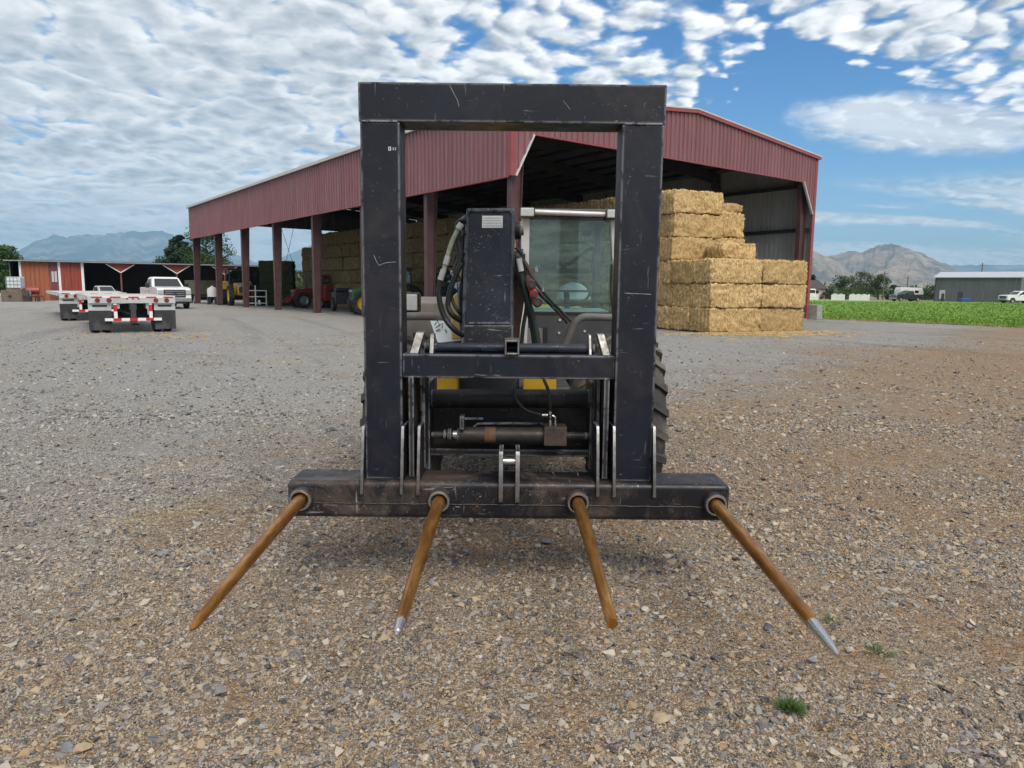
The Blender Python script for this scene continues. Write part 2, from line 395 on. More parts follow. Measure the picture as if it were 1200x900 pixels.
M['barn_dark'] = mat('dark_girt_steel', (0.030, 0.024, 0.026), 0.6, 0, 0.2, 2)
M['barn_inside'] = ribbed_paint('grey_liner_panel', (0.36, 0.37, 0.36), 0.5)
M['roof_under'] = mat('shade_grey_roof_underside', (0.075, 0.072, 0.075), 0.7, 0, 0.2, 0.6)  # dark grey chosen to put the shade under the roof into the colour
M['concrete'] = mat('weathered_concrete', (0.30, 0.285, 0.26), 0.85, 0, 0.2, 5, 0.3, 40)
M['shed_red'] = ribbed_paint('faded_red_siding', (0.28, 0.045, 0.028), 0.5)
M['shed_orange'] = ribbed_paint('sun_faded_orange_siding', (0.31, 0.092, 0.040), 0.55)
M['shed_maroon'] = ribbed_paint('dull_maroon_siding', (0.17, 0.045, 0.048), 0.5)
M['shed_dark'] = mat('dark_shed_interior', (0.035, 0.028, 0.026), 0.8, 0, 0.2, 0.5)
M['shed_grey'] = ribbed_paint('grey_steel_siding', (0.12, 0.125, 0.135), 0.5)
M['roof_white'] = mat('pale_metal_roof', (0.42, 0.44, 0.46), 0.4, 0, 0.05, 0.5)
M['roof_dark'] = mat('dark_shingle_roof', (0.06, 0.05, 0.05), 0.8, 0, 0.2, 1.0)
M['cream_wall'] = mat('cream_house_wall', (0.48, 0.40, 0.32), 0.8, 0, 0.1, 1.0)
M['red_paint'] = mat('red_machine_paint', (0.28, 0.028, 0.022), 0.4, 0, 0.12, 3, dirt=(0.2, 0.12, 0.08), dirt_amt=0.3)
M['blue_paint'] = mat('blue_machine_paint', (0.02, 0.075, 0.32), 0.4, 0, 0.15, 3, dirt=(0.12, 0.12, 0.12), dirt_amt=0.3)
M['green_paint'] = mat('green_machine_paint', (0.03, 0.13, 0.035), 0.4, 0, 0.12, 3)
M['black_paint'] = mat('black_gloss_paint', (0.015, 0.015, 0.017), 0.3, 0, 0.1, 3, coat=0.4)
M['rim_yellow'] = mat('yellow_wheel_rim', (0.66, 0.45, 0.03), 0.45, 0, 0.1, 6)
M['rim_grey'] = mat('grey_steel_rim', (0.36, 0.36, 0.36), 0.4, 0.6, 0.1, 6)
M['chrome'] = mat('chrome', (0.66, 0.67, 0.68), 0.14, 1.0, 0.05, 10)
M['alum'] = mat('mill_aluminium', (0.62, 0.62, 0.60), 0.42, 0.55, 0.12, 3, dirt=(0.25, 0.22, 0.18), dirt_amt=0.35, dscale=1.5)
M['deck'] = mat('pale_trailer_deck', (0.52, 0.50, 0.46), 0.65, 0.1, 0.15, 1.5, dirt=(0.30, 0.25, 0.18), dirt_amt=0.5)
M['flap'] = mat('black_mudflap_rubber', (0.028, 0.028, 0.030), 0.8, 0, 0.2, 4, dirt=(0.15, 0.14, 0.13), dirt_amt=0.45)
M['lamp_red'] = mat('red_tail_lens', (0.30, 0.012, 0.012), 0.2, 0, 0.1, 20)
M['tape_red'] = mat('red_reflective_tape', (0.50, 0.02, 0.03), 0.35, 0, 0.05, 20)
M['tape_white'] = mat('white_reflective_tape', (0.76, 0.76, 0.76), 0.35, 0, 0.05, 20)
M['olive'] = mat('olive_drab_paint', (0.13, 0.125, 0.07), 0.6, 0, 0.2, 2)
M['wood'] = mat('grey_pole_wood', (0.15, 0.115, 0.085), 0.85, 0, 0.25, 4)
M['bark'] = mat('rough_bark', (0.085, 0.065, 0.048), 0.9, 0, 0.3, 8, 0.4, 30)
M['paper'] = mat('white_label', (0.66, 0.67, 0.66), 0.5, 0, 0.06, 30)
M['ink'] = mat('dark_ink', (0.04, 0.04, 0.05), 0.6)
M['tarp'] = mat('dark_green_tarp', (0.028, 0.036, 0.030), 0.55, 0, 0.25, 1.5, 0.3, 3)
# ------------------------------------------------------------------ ground, field, hills
def ground_mats():
    m, t, b = new_mat('crushed_gravel')
    pos = t.new('ShaderNodeNewGeometry').outputs['Position']
    x, y, z = t.sep(pos)
    P2 = t.comb(x, y, 0.0)
    warp = t.vm('ADD', P2, t.vm('SCALE', t.new('ShaderNodeTexNoise', {'Vector': P2, 'Scale': 9.0, 'Detail': 2.0}).outputs['Color'], 0.05))
    v1 = t.vor(warp, 42.0); v2 = t.vor(warp, 95.0); v3 = t.vor(warp, 17.0)
    pal = [(0.0, (0.035, 0.038, 0.045)), (0.22, (0.10, 0.10, 0.105)), (0.4, (0.34, 0.30, 0.24)), (0.55, (0.44, 0.34, 0.22)), (0.75, (0.20, 0.205, 0.215)), (0.88, (0.50, 0.46, 0.40)), (1.0, (0.74, 0.69, 0.60))]
    def cell(v): return t.ramp(t.sep(v.outputs['Color'])[0], pal)
    c1, c2, c3 = cell(v1), cell(v2), cell(v3)
    big = t.noise(P2, 0.16, 5.0, 0.6, 0.6)
    med = t.noise(P2, 0.9, 5.0, 0.62, 0.3)
    fine = t.noise(P2, 6.0, 4.0, 0.6)
    c = t.mix(t.ss(fine, 0.40, 0.60), c2, c1)
    c = t.mix(t.m('MULTIPLY', t.ss(t.sep(v3.outputs['Color'])[1], 0.86, 0.9), 0.9), c, c3)
    dirt = t.ramp(t.noise(P2, 30.0, 4.0, 0.6), [(0.3, (0.25, 0.130, 0.052)), (0.7, (0.45, 0.270, 0.125))])
    # earth shows through most on the near right of the yard, grey stone lies on the far and left side
    reg = t.m('ADD', t.ss(t.m('ADD', x, t.m('MULTIPLY', y, -0.90)), -12.5, -2.5), t.m('MULTIPLY', t.m('SUBTRACT', big, 0.5), 1.7))
    reg = t.m('ADD', reg, t.m('MULTIPLY', t.m('SUBTRACT', med, 0.5), 1.6))
    earth = t.ss(reg, 0.05, 1.15, 0.08, 0.85)
    lane = t.noise(t.vm('MULTIPLY', t.comb(t.m('ADD', x, t.m('MULTIPLY', y, 0.45)), y, 0.0), (0.55, 0.05, 1)), 1.0, 4.0, 0.6, 0.5)
    spot = t.ss(t.noise(P2, 14.0, 5.0, 0.7), 0.40, 0.62)
    c = t.mix(t.m('MULTIPLY', earth, t.m('ADD', 0.45, t.m('MULTIPLY', spot, 0.55))), c, dirt)
    grey = t.ramp(t.noise(P2, 60.0, 3.0, 0.6), [(0.3, (0.19, 0.20, 0.21)), (0.7, (0.56, 0.555, 0.54))])
    c = t.mix(t.m('MULTIPLY', t.ss(reg, 0.75, -0.15), 0.72), c, grey)
    c = t.mix(t.m('MULTIPLY', t.ss(lane, 0.52, 0.68), 0.40), c, (0.34, 0.285, 0.22))
    c = t.mix(t.m('MULTIPLY', t.ss(lane, 0.46, 0.32), 0.30), c, (0.14, 0.125, 0.11))
    grain = t.noise(P2, 7.0, 8.0, 0.82)
    c = t.mix(t.ss(grain, 0.44, 0.30, 0.0, 0.55), c, (0.075, 0.072, 0.07))
    c = t.mix(t.ss(grain, 0.56, 0.70, 0.0, 0.45), c, (0.56, 0.53, 0.48))
    # trodden straw and yellowish dust in loose drifts
    sn = t.noise(t.vm('MULTIPLY', P2, (0.35, 0.8, 1)), 0.8, 6.0, 0.68, 0.8)
    c = t.mix(t.m('MULTIPLY', t.ss(sn, 0.56, 0.70), 0.5), c, (0.47, 0.35, 0.16))
    t.put(b.inputs['Base Color'], c); b.inputs['Roughness'].default_value = 0.9
    b.inputs['Specular IOR Level'].default_value = 0.25
    h = t.m('ADD', t.m('MULTIPLY', t.m('SUBTRACT', 1.0, v1.outputs['Distance']), 0.7), t.m('MULTIPLY', t.m('SUBTRACT', 1.0, v2.outputs['Distance']), 0.35))
    h = t.m('ADD', h, t.m('MULTIPLY', t.noise(P2, 160.0, 3.0), 0.4))
    t.put(b.inputs['Normal'], t.bump(h, 1.0, 0.035))
    M['gravel'] = m
    m, t, b = new_mat('crushed_stone')
    rnd = t.new('ShaderNodeObjectInfo').outputs['Random']
    co = t.new('ShaderNodeTexCoord').outputs['Object']
    c = t.ramp(rnd, [(0.0, (0.035, 0.040, 0.050)), (0.20, (0.095, 0.102, 0.118)), (0.36, (0.22, 0.22, 0.22)), (0.50, (0.36, 0.325, 0.275)), (0.64, (0.40, 0.315, 0.215)), (0.74, (0.33, 0.225, 0.13)), (0.84, (0.23, 0.24, 0.26)), (0.96, (0.46, 0.40, 0.32)), (1.0, (0.50, 0.45, 0.38))])
    c = t.mix(t.m('MULTIPLY', t.ss(t.noise(co, 2.2, 4.0, 0.6), 0.42, 0.66), 0.50), c, (0.35, 0.245, 0.145))
    sx, sy, sz = t.sep(t.new('ShaderNodeNewGeometry').outputs['Position'])
    far_left = t.ss(t.m('ADD', sx, t.m('MULTIPLY', sy, -0.90)), -4.0, -10.0)
    bw = t.new('ShaderNodeRGBToBW'); t.put(bw.inputs[0], c)
    gcol = t.mix(1.0, t.comb(bw.outputs[0], bw.outputs[0], bw.outputs[0]), (1.06, 1.04, 1.0), 'MULTIPLY')
    c = t.mix(t.m('MULTIPLY', far_left, 0.7), c, gcol)
    t.put(b.inputs['Base Color'], c); b.inputs['Roughness'].default_value = 0.85; b.inputs['Specular IOR Level'].default_value = 0.3
    M['stone'] = m
    m, t, b = new_mat('alfalfa_green')
    pos = t.new('ShaderNodeNewGeometry').outputs['Position']
    c = t.ramp(t.noise(t.vm('MULTIPLY', pos, (1, 1, 0.2)), 0.5, 6.0, 0.7), [(0.3, (0.13, 0.235, 0.030)), (0.55, (0.175, 0.30, 0.040)), (0.75, (0.24, 0.31, 0.07))])
    c = t.mix(t.m('MULTIPLY', t.noise(pos, 9.0, 4.0, 0.7), 0.28), c, (0.08, 0.16, 0.022))
    t.put(b.inputs['Base Color'], c); b.inputs['Roughness'].default_value = 0.75; b.inputs['Specular IOR Level'].default_value = 0.2
    t.put(b.inputs['Normal'], t.bump(t.noise(pos, 7.0, 4.0, 0.7), 0.8, 0.15))
    M['field'] = m
    m, t, b = new_mat('dry_valley_land')
    pos = t.new('ShaderNodeNewGeometry').outputs['Position']
    c = t.ramp(t.noise(t.vm('MULTIPLY', pos, (1, 1, 0)), 0.006, 6.0, 0.7), [(0.3, (0.10, 0.12, 0.045)), (0.5, (0.22, 0.185, 0.10)), (0.7, (0.09, 0.13, 0.04))])
    t.put(b.inputs['Base Color'], c); b.inputs['Roughness'].default_value = 0.9
    M['valley'] = m
    for nm, a, bb, cc, k in (('brushy_hillside', (0.36, 0.275, 0.20), (0.075, 0.085, 0.07), (0.20, 0.165, 0.125), 0.0035), ('high_mountain_rock', (0.34, 0.31, 0.28), (0.055, 0.07, 0.075), (0.10, 0.11, 0.11), 0.0016)):
        m, t, b = new_mat(nm)
        pos = t.new('ShaderNodeNewGeometry').outputs['Position']
        n = t.noise(pos, k, 7.0, 0.68, 0.5)
        c = t.ramp(n, [(0.36, bb), (0.47, cc), (0.60, a)])
        c = t.mix(t.ss(t.noise(pos, k*6, 5.0, 0.7), 0.50, 0.66), c, bb)
        t.put(b.inputs['Base Color'], c); b.inputs['Roughness'].default_value = 0.95; b.inputs['Specular IOR Level'].default_value = 0.1
        M[nm] = m
ground_mats()

mb = MB(); mb.add([(-16000, -6000, -0.03), (16000, -6000, -0.03), (16000, 16000, -0.03), (-16000, 16000, -0.03)], [(0, 1, 2, 3)])
structure('valley_floor', mb, M['valley'])

def axis_pts(lo, a, b, hi, fine, coarse):
    p = list(np.arange(a, b, fine))
    q = a; st = fine
    while q > lo: st = min(st*1.25, coarse); q -= st; p.insert(0, q)
    q = b; st = fine; p.append(b)
    while q < hi: st = min(st*1.25, coarse); q += st; p.append(q)
    return p
def yard_h(x, y):
    k = 1.0
    h = mnoise.noise((x*0.9, y*0.9, 1.3))*0.010 + mnoise.noise((x*3.1, y*3.1, 4.2))*0.006 + mnoise.noise((x*9.0, y*9.0, 7.7))*0.004
    return h*k
XS = axis_pts(-120, -4.5, 4.5, 70, 0.07, 6.0); YS = axis_pts(-12, 1.4, 8.0, 140, 0.07, 6.0)
vs = [(x, y, yard_h(x, y) if abs(x) < 30 and y < 30 else 0.0) for y in YS for x in XS]
nx = len(XS)
fs = [(j*nx+i, j*nx+i+1, (j+1)*nx+i+1, (j+1)*nx+i) for j in range(len(YS)-1) for i in range(nx-1)]
mb = MB(); mb.add(vs, fs)
structure('gravel_yard', mb, M['gravel'], smooth=180)

# green field to the right of the hay barn, its near edge runs slanting past the barn corner
fl = [(17.9, 42.1), (20.0, 39.5), (24.3, 33.9), (34, 22), (60, -6), (300, -60), (300, 127), (20, 131), (-6, 132), (-8, 74.5)]
mb = MB(); n = len(fl)
mb.prism([(a, c, 0.02) for a, c in fl], (0, 0, 0.03))
structure('alfalfa_field', mb, M['field'])
mb = MB()
rg = random.Random(3)
for i in range(42000):
    u = rg.random(); y = 24+ (rg.random()**1.7)*88; 
    # keep right of the slanting edge
    xe = 17.9 + (42.1-y)*0.80 if y < 42.1 else 17.9-(y-42.1)*0.80
    x = xe + 0.1 + (rg.random()**1.4)*(y*0.80-xe+8 if y*0.80-xe+8 > 1 else 1)
    h = rg.uniform(0.03, 0.09)*(1+y/80); a = rg.uniform(0, 6.28); w = rg.uniform(0.012, 0.03)*(1+y/22)
    dx, dy = math.cos(a)*w, math.sin(a)*w; lx, ly = rg.uniform(-.5, .5)*h, rg.uniform(-.5, .5)*h
    mb.add([(x-dx, y-dy, 0.03), (x+dx, y+dy, 0.03), (x+lx, y+ly, 0.03+h)], [(0, 1, 2)])
o = mb.build('field_grass', M['field']); tag(o, 'low green crop growing in the field beside the hay barn', 'crop', kind='stuff')

def mountain(name, R, sil, mt, depth=0.35, nseed=0, base_y=345, carve=0.45, ncol=300, nrow=44, freq=26.0):
    """terrain sheet whose skyline follows the measured ridge; spurs and gullies come from ridged noise"""
    xs = [q[0] for q in sil]
    V = []; F = []
    for j in range(nrow):
        s = j/(nrow-1)
        for i in range(ncol):
            px = xs[0] + (xs[-1]-xs[0])*i/(ncol-1)
            wob = (mnoise.noise((px*0.02, s*3, nseed))*24 + mnoise.noise((px*0.06, s*6, nseed+5))*7)*(1-min(1, s/0.72)) if s < 0.72 else 0
            pq = min(max(px+wob, xs[0]), xs[-1])
            yy = float(np.interp(pq, xs, [q[1] for q in sil]))
            d = CF + CR*((px-600)/F_PX) - CU*((yy-450)/F_PX)
            hx, hy = d.x, d.y; hl = math.hypot(hx, hy)
            el = d.z/hl                      # tangent of the skyline's elevation
            hgt_j = 1 + 0.035*mnoise.noise((px*0.13, nseed, 0.5)) + 0.022*mnoise.noise((px*0.37, nseed, 2.5))
            rad = R*(1 - depth + depth*s/0.72)
            hgt = max(0.0, el*R*hgt_j + CAM_H)
            if s <= 0.72:
                q = s/0.72; prof = q**1.35
                rn = abs(mnoise.noise((px*freq/1000, q*1.2, nseed+1)))*1.6 + abs(mnoise.noise((px*freq/420, q*2.6, nseed+2)))*0.8 + abs(mnoise.noise((px*freq/170, q*6, nseed+3)))*0.35
                cut = carve*min(1.0, rn)*(1-q)**0.6*min(1, q*3+0.1)
                z = hgt*prof*(1-cut) + hgt*0.02*mnoise.noise((px*0.5, s*30, nseed+9))
            else:
                z = hgt*(1-(s-0.72)/0.28)**1.2
            az = math.atan2(hx, hy)
            V.append((math.sin(az)*rad, math.cos(az)*rad, z-2.0 if s > 0.001 else -6.0))
    for j in range(nrow-1):
        for i in range(ncol-1):
            F.append((j*ncol+i, j*ncol+i+1, (j+1)*ncol+i+1, (j+1)*ncol+i))
    mb = MB(); mb.add(V, F)
    structure(name, mb, mt, smooth=180)
mountain('mountain_range', 13500, [(-260, 318), (-140, 300), (-60, 308), (0, 303), (25, 292), (40, 283), (66, 274), (78, 278), (90, 274), (120, 274), (135, 272), (148, 270), (170, 273), (178, 271), (192, 271), (204, 276), (225, 279), (245, 284), (262, 292), (280, 299), (300, 307), (318, 307), (330, 301), (342, 296), (356, 290), (370, 283), (390, 273), (410, 271), (440, 270), (480, 271), (540, 277), (600, 290), (680, 305), (760, 312), (850, 322), (930, 334)], M['high_mountain_rock'], 0.40, 3.0)
mountain('brown_mountain', 5600, [(780, 330), (850, 312), (900, 303), (930, 300), (955, 304), (974, 299.5), (995, 294), (1011, 295), (1022, 290), (1033, 286), (1047, 285.5), (1056, 288), (1066, 290.5), (1087, 299.5), (1110, 309.6), (1126, 318), (1150, 331), (1180, 341)], M['brushy_hillside'], 0.40, 11.0, freq=40)
mountain('foothill', 4300, [(800, 338), (860, 318), (900, 298), (935, 289), (951, 293), (975, 303), (990, 313), (1003, 323), (1020, 318), (1040, 312), (1056, 309), (1070, 312), (1090, 318), (1110, 326), (1130, 334), (1160, 341)], M['brushy_hillside'], 0.35, 23.0, freq=44)
mountain('distant_ridge', 12500, [(1000, 325), (1060, 316), (1100, 311), (1150, 310), (1180, 311), (1215, 309), (1280, 306), (1400, 312), (1600, 330)], M['high_mountain_rock'], 0.3, 31.0)

# ------------------------------------------------------------------ the hay barn
BA = R_(39.0); BL = Vector((-math.sin(BA), math.cos(BA), 0)); BW = Vector((math.cos(BA), math.sin(BA), 0)); BO = Vector((-0.1, 27.5, 0))
BLEN, BWID, BAY, RW = 42.7, 21.9, 6.1, 10.8
def bp(t, w, z): return BO + BL*t + BW*w + Vector((0, 0, z))
def eaveL(t): return 8.56 - 0.0140*t
def ridgeZ(t): return 9.74 - 0.012*t
def eaveR(t): return 8.98 - 0.012*t
def roofz(t, w):
    if w <= RW: return eaveL(t) + (ridgeZ(t)-eaveL(t))*w/RW
    return ridgeZ(t) + (eaveR(t)-ridgeZ(t))*(w-RW)/(BWID-RW)
barn = empty('hay_barn', BO, 0, 'big open-sided maroon metal hay barn with low gable roof', 'barn', world=True)
def rib_profile(w, ribs=3):
    """(along, out) points of one ribbed sheet of width w"""
    st = w/ribs; p = []
    for k in range(ribs):
        a = k*st
        p += [(a, 0), (a+st*0.62, 0), (a+st*0.70, 0.055), (a+st*0.88, 0.055), (a+st*0.98, 0)]
    p.append((w, 0)); return p
def sheet(pfun, w0, w1, zb, zt, name, mats, ribs=3, out=1.0, parent=barn, cuts=()):
    """vertical ribbed sheet with a real thickness; pfun(along, out, z) -> point"""
    mb_ = MB(); prof = [(w0+a, o) for a, o in rib_profile(w1-w0, ribs)]
    for cpos in cuts:
        if w0+0.01 < cpos < w1-0.01: prof.append((cpos, 0)); 
    prof.sort()
    th = 0.02
    V = []
    for a, o in prof:
        V += [pfun(a, o*out+th*out, zb(a)), pfun(a, o*out+th*out, zt(a)), pfun(a, o*out, zb(a)), pfun(a, o*out, zt(a))]
    F = []; mi = []
    for i in range(len(prof)-1):
        k = i*4; F += [(k, k+4, k+5, k+1), (k+2, k+3, k+7, k+6), (k+1, k+5, k+7, k+3), (k, k+2, k+6, k+4)]; mi += [0, 1, 0, 0]
    e = (len(prof)-1)*4
    F += [(0, 1, 3, 2), (e, e+2, e+3, e+1)]; mi += [0, 0]
    mb_.v = [tuple(q) for q in V]; mb_.f = F; mb_.mi = mi
    return mb_.build(name, mats, parent)
PANEL = 0.9125
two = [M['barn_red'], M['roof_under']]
def gbot(w):
    if w < 0.98: return 5.80 + max(0, (w-0.10))/0.88*1.62
    if w > 20.53: return 7.60 - (min(w, 21.66)-20.53)/1.13*1.67
    return 7.42 + 0.009*(w-0.98)
for k in range(24):
    w0, w1 = k*PANEL, (k+1)*PANEL
    sheet(lambda a, o, z: bp(-0.10-o, a, z), w0+0.004, w1-0.004, gbot, lambda a: roofz(0, a)-0.06, 'siding_panel', two, cuts=(0.10, 0.98, 10.8, 20.53, 21.66))
for k in range(47):
    t0 = k*BLEN/47; t1 = (k+1)*BLEN/47
    sheet(lambda a, o, z: bp(a, -0.10-o, z), t0+0.004, t1-0.004, lambda a: 5.77-0.0075*a, lambda a: eaveL(a)-0.06, 'siding_panel', two)
def fbot(w):
    if w < 1.0: return 5.4 + w*1.4
    if w > 20.9: return 6.8 - (w-20.9)*1.4
    return 6.8
for k in range(24):
    w0, w1 = k*PANEL, (k+1)*PANEL
    sheet(lambda a, o, z: bp(BLEN+0.10+o, a, z), w0+0.004, w1-0.004, fbot, lambda a: roofz(BLEN, a)-0.06, 'siding_panel', two, cuts=(1.0, 20.9))
wallm = [M['barn_red'], M['barn_inside']]
for k in range(47):
    t0 = k*BLEN/47; t1 = (k+1)*BLEN/47
    sheet(lambda a, o, z: bp(a, BWID+o, z), t0+0.004, t1-0.004, lambda a: 0.18, lambda a: eaveR(a)-0.06, 'wall_panel', wallm)
# trim: rake and eave flashings, fascia bottom edge, corner strips
def strip(name, pts, w, h, m_, bev=0.0):
    q = MB()
    for a, b_ in zip(pts[:-1], pts[1:]): q.bar(a, b_, w, h)
    return q.build(name, m_, barn)
strip('rake_trim', [bp(-0.19, -0.2, roofz(0, 0)+0.03), bp(-0.19, RW, ridgeZ(0)+0.05)], 0.12, 0.20, M['barn_trim_red'])
strip('rake_trim', [bp(-0.19, RW, ridgeZ(0)+0.05), bp(-0.19, BWID+0.12, roofz(0, BWID)+0.03)], 0.12, 0.20, M['barn_trim_red'])
strip('rake_cap', [bp(-0.25, RW, ridgeZ(0)+0.13), bp(-0.25, BWID+0.2, roofz(0, BWID)+0.11)], 0.03, 0.06, M['barn_trim'])
strip('rake_cap', [bp(-0.25, -0.2, roofz(0, 0)+0.11), bp(-0.25, RW, ridgeZ(0)+0.13)], 0.03, 0.06, M['barn_trim'])
strip('eave_trim', [bp(-0.2, -0.22, eaveL(0)+0.04), bp(BLEN+0.2, -0.22, eaveL(BLEN)+0.04)], 0.13, 0.16, M['barn_trim'])
strip('fascia_edge', [bp(-0.13, 0.10, 5.79), bp(-0.13, 0.98, 7.40)], 0.10, 0.07, M['barn_trim'])
strip('fascia_edge', [bp(-0.13, 20.53, 7.58), bp(-0.13, 21.66, 5.92)], 0.12, 0.07, M['barn_trim'])
strip('fascia_edge', [bp(-0.13, 0.98, 7.395), bp(-0.13, 20.53, 7.575)], 0.10, 0.06, M['barn_trim_red'])
strip('fascia_edge', [bp(0, -0.13, 5.745), bp(BLEN, -0.13, 5.425)], 0.10, 0.05, M['barn_trim_red'])
q = MB(); q.prism([bp(-0.155, 21.70, 0.0), bp(-0.155, 21.96, 0.0), bp(-0.155, 21.96, 8.9), bp(-0.155, 21.70, 8.8)], BL*0.10); q.build('corner_trim', M['barn_trim_red'], barn)
q = MB(); q.prism([bp(-0.16, -0.16, 5.78), bp(-0.16, 0.06, 5.78), bp(-0.16, 0.06, 8.5), bp(-0.16, -0.16, 8.5)], BL*0.20); q.build('corner_trim', M['barn_trim_red'], barn)
# roof: outside sheet and underside
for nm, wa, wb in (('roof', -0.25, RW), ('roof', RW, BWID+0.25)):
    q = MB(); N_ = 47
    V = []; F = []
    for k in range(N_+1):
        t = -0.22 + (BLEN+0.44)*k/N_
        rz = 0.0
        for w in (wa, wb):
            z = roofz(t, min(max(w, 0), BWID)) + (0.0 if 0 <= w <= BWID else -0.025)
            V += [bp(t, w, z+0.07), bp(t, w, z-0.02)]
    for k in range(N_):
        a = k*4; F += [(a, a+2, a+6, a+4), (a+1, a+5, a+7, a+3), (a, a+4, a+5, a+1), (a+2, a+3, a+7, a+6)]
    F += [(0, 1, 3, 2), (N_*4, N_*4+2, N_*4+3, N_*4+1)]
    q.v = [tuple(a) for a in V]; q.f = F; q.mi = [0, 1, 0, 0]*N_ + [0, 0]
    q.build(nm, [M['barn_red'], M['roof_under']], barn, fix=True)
    rb = MB()
    for k in range(0, 94):
        t = -0.2 + (BLEN+0.4)*k/93
        rb.bar(bp(t, wa, roofz(t, max(wa, 0))+0.085), bp(t, wb, roofz(t, min(wb, BWID))+0.085), 0.06, 0.04)
    o = rb.build('roof_ribs', M['barn_red'], barn); o['kind'] = 'stuff'
def icolumn(t, w, h, d0, d1, fl=0.26, name='column', inward=1):
    """tapered steel I column, web across the building"""
    q = MB(); th = 0.025
    for s in (0, 1):
        a0 = 0.0 if s == 0 else d0*inward; a1 = 0.0 if s == 0 else d1*inward
        q.prism([bp(t-fl/2, w+a0, 0.0), bp(t+fl/2, w+a0, 0.0), bp(t+fl/2, w+a1, h), bp(t-fl/2, w+a1, h)], BW*(th*(1 if (s == 0) == (inward > 0) else -1)))
    q.prism([bp(t-0.012, w+0.02*inward, 0.0), bp(t-0.012, w+(d0-0.02)*inward, 0.0), bp(t-0.012, w+(d1-0.02)*inward, h), bp(t-0.012, w+0.02*inward, h)], BL*0.024)
    q.prism([bp(t-0.2, w-0.06*inward, 0.03), bp(t+0.2, w-0.06*inward, 0.03), bp(t+0.2, w+(d0+0.06)*inward, 0.03), bp(t-0.2, w+(d0+0.06)*inward, 0.03)], (0, 0, 0.03))
    o = q.build(name, M['barn_steel'], barn, fix=True)
    f_ = MB(); f_.box(bp(t, w+d0/2*inward, 0.0), (0.75, 0.95, 0.10), rot=Matrix.Rotation(BA, 3, 'Z')); f_.build('footing', M['concrete'], o, bevel=0.02)
    return o
for i in range(8):
    t = min(max(i*BAY, 0.16), BLEN-0.16)
    icolumn(t, 0.02, eaveL(t)-0.12, 0.36, 0.66)
for i in range(8):
    t = min(max(i*BAY, 0.30), BLEN-0.30)
    icolumn(t, BWID-0.32, eaveR(t)-0.12, 0.40, 0.70, inward=-1)
for i in range(8):
    t = min(max(i*BAY, 0.16), BLEN-0.16)
    q = MB()
    q.bar(bp(t, 0.1, roofz(t, 0.1)-0.42), bp(t, RW, roofz(t, RW)-0.42), 0.20, 0.62)
    q.bar(bp(t, RW, roofz(t, RW)-0.42), bp(t, BWID-0.35, roofz(t, BWID)-0.42), 0.20, 0.62)
    q.build('rafter', M['barn_dark'], barn)
for k in range(1, 15):
    w = k*BWID/15
    if abs(w-RW) < 0.4: w += 0.5
    q = MB(); q.bar(bp(0.02, w, roofz(0, w)-0.115), bp(BLEN-0.02, w, roofz(BLEN, w)-0.115), 0.07, 0.17); q.build('purlin', M['barn_dark'], barn)
for z in (2.38, 5.08, 7.55):
    q = MB(); q.bar(bp(-0.02, BWID-0.15, z), bp(BLEN, BWID-0.15, z-0.3), 0.24, 0.20); q.build('girt', M['barn_dark'], barn)
for a, b_ in (((BLEN-0.35, 7.3, 7.6), (BLEN-0.35, 9.6, 0.3)), ((BLEN-0.35, 8.9, 7.6), (BLEN-0.35, 7.0, 0.3))):
    q = MB(); q.tube([bp(*a), bp(*b_)], 0.018, 6); q.build('brace_rod', M['barn_dark'], barn)
q = MB(); q.box(bp(-0.25, 22.4, 0.42), (0.62, 0.7, 0.84), rot=Matrix.Rotation(BA, 3, 'Z'), taper=(0.9, 0.9)); o = q.build('concrete_block', M['concrete'], bevel=0.03)
tag(o, 'squat grey concrete block at the right corner of the barn', 'concrete block')

# ------------------------------------------------------------------ straw bales
def straw_mat(name, dark, mid, light, bstr=0.9):
    m, t, b = new_mat(name)
    co = t.new('ShaderNodeTexCoord').outputs['Object']
    rnd = t.new('ShaderNodeObjectInfo').outputs['Random']
    off = t.vm('ADD', co, t.comb(t.m('MULTIPLY', rnd, 37.0), t.m('MULTIPLY', rnd, 11.0), 0.0))
    fib = []
    for rot, sc in (((0.2, 0.5, 0.3), (60, 9, 60)), ((0.9, 0.2, -0.6), (9, 65, 60)), ((0.4, -0.7, 0.9), (55, 60, 10))):
        mp = t.new('ShaderNodeMapping'); mp.inputs['Rotation'].default_value = rot; mp.inputs['Scale'].default_value = sc
        t.L.new(off, mp.inputs[0]); fib.append(t.noise(mp.outputs[0], 1.0, 3.0, 0.6))
    n = t.m('MULTIPLY', t.m('ADD', t.m('ADD', fib[0], fib[1]), fib[2]), 0.3333)
    clump = t.noise(t.vm('MULTIPLY', off, (1.0, 1.0, 0.55)), 15.0, 5.0, 0.7)
    v = t.m('ADD', t.m('MULTIPLY', t.m('SUBTRACT', n, 0.5), 2.6), t.m('ADD', 0.55, t.m('MULTIPLY', t.m('SUBTRACT', clump, 0.5), 1.5)))
    c = t.ramp(v, [(0.22, dark), (0.5, mid), (0.82, light)])
    c = t.mix(t.m('MULTIPLY', rnd, 0.55), c, tuple(x*0.62 for x in mid))
    t.put(b.inputs['Base Color'], c); b.inputs['Roughness'].default_value = 0.8; b.inputs['Specular IOR Level'].default_value = 0.25
    t.put(b.inputs['Normal'], t.bump(t.m('ADD', t.m('MULTIPLY', n, 1.0), t.m('MULTIPLY', clump, 0.5)), bstr, 0.035))
    M[name] = m
straw_mat('golden_straw', (0.16, 0.086, 0.028), (0.52, 0.345, 0.145), (0.80, 0.60, 0.32))
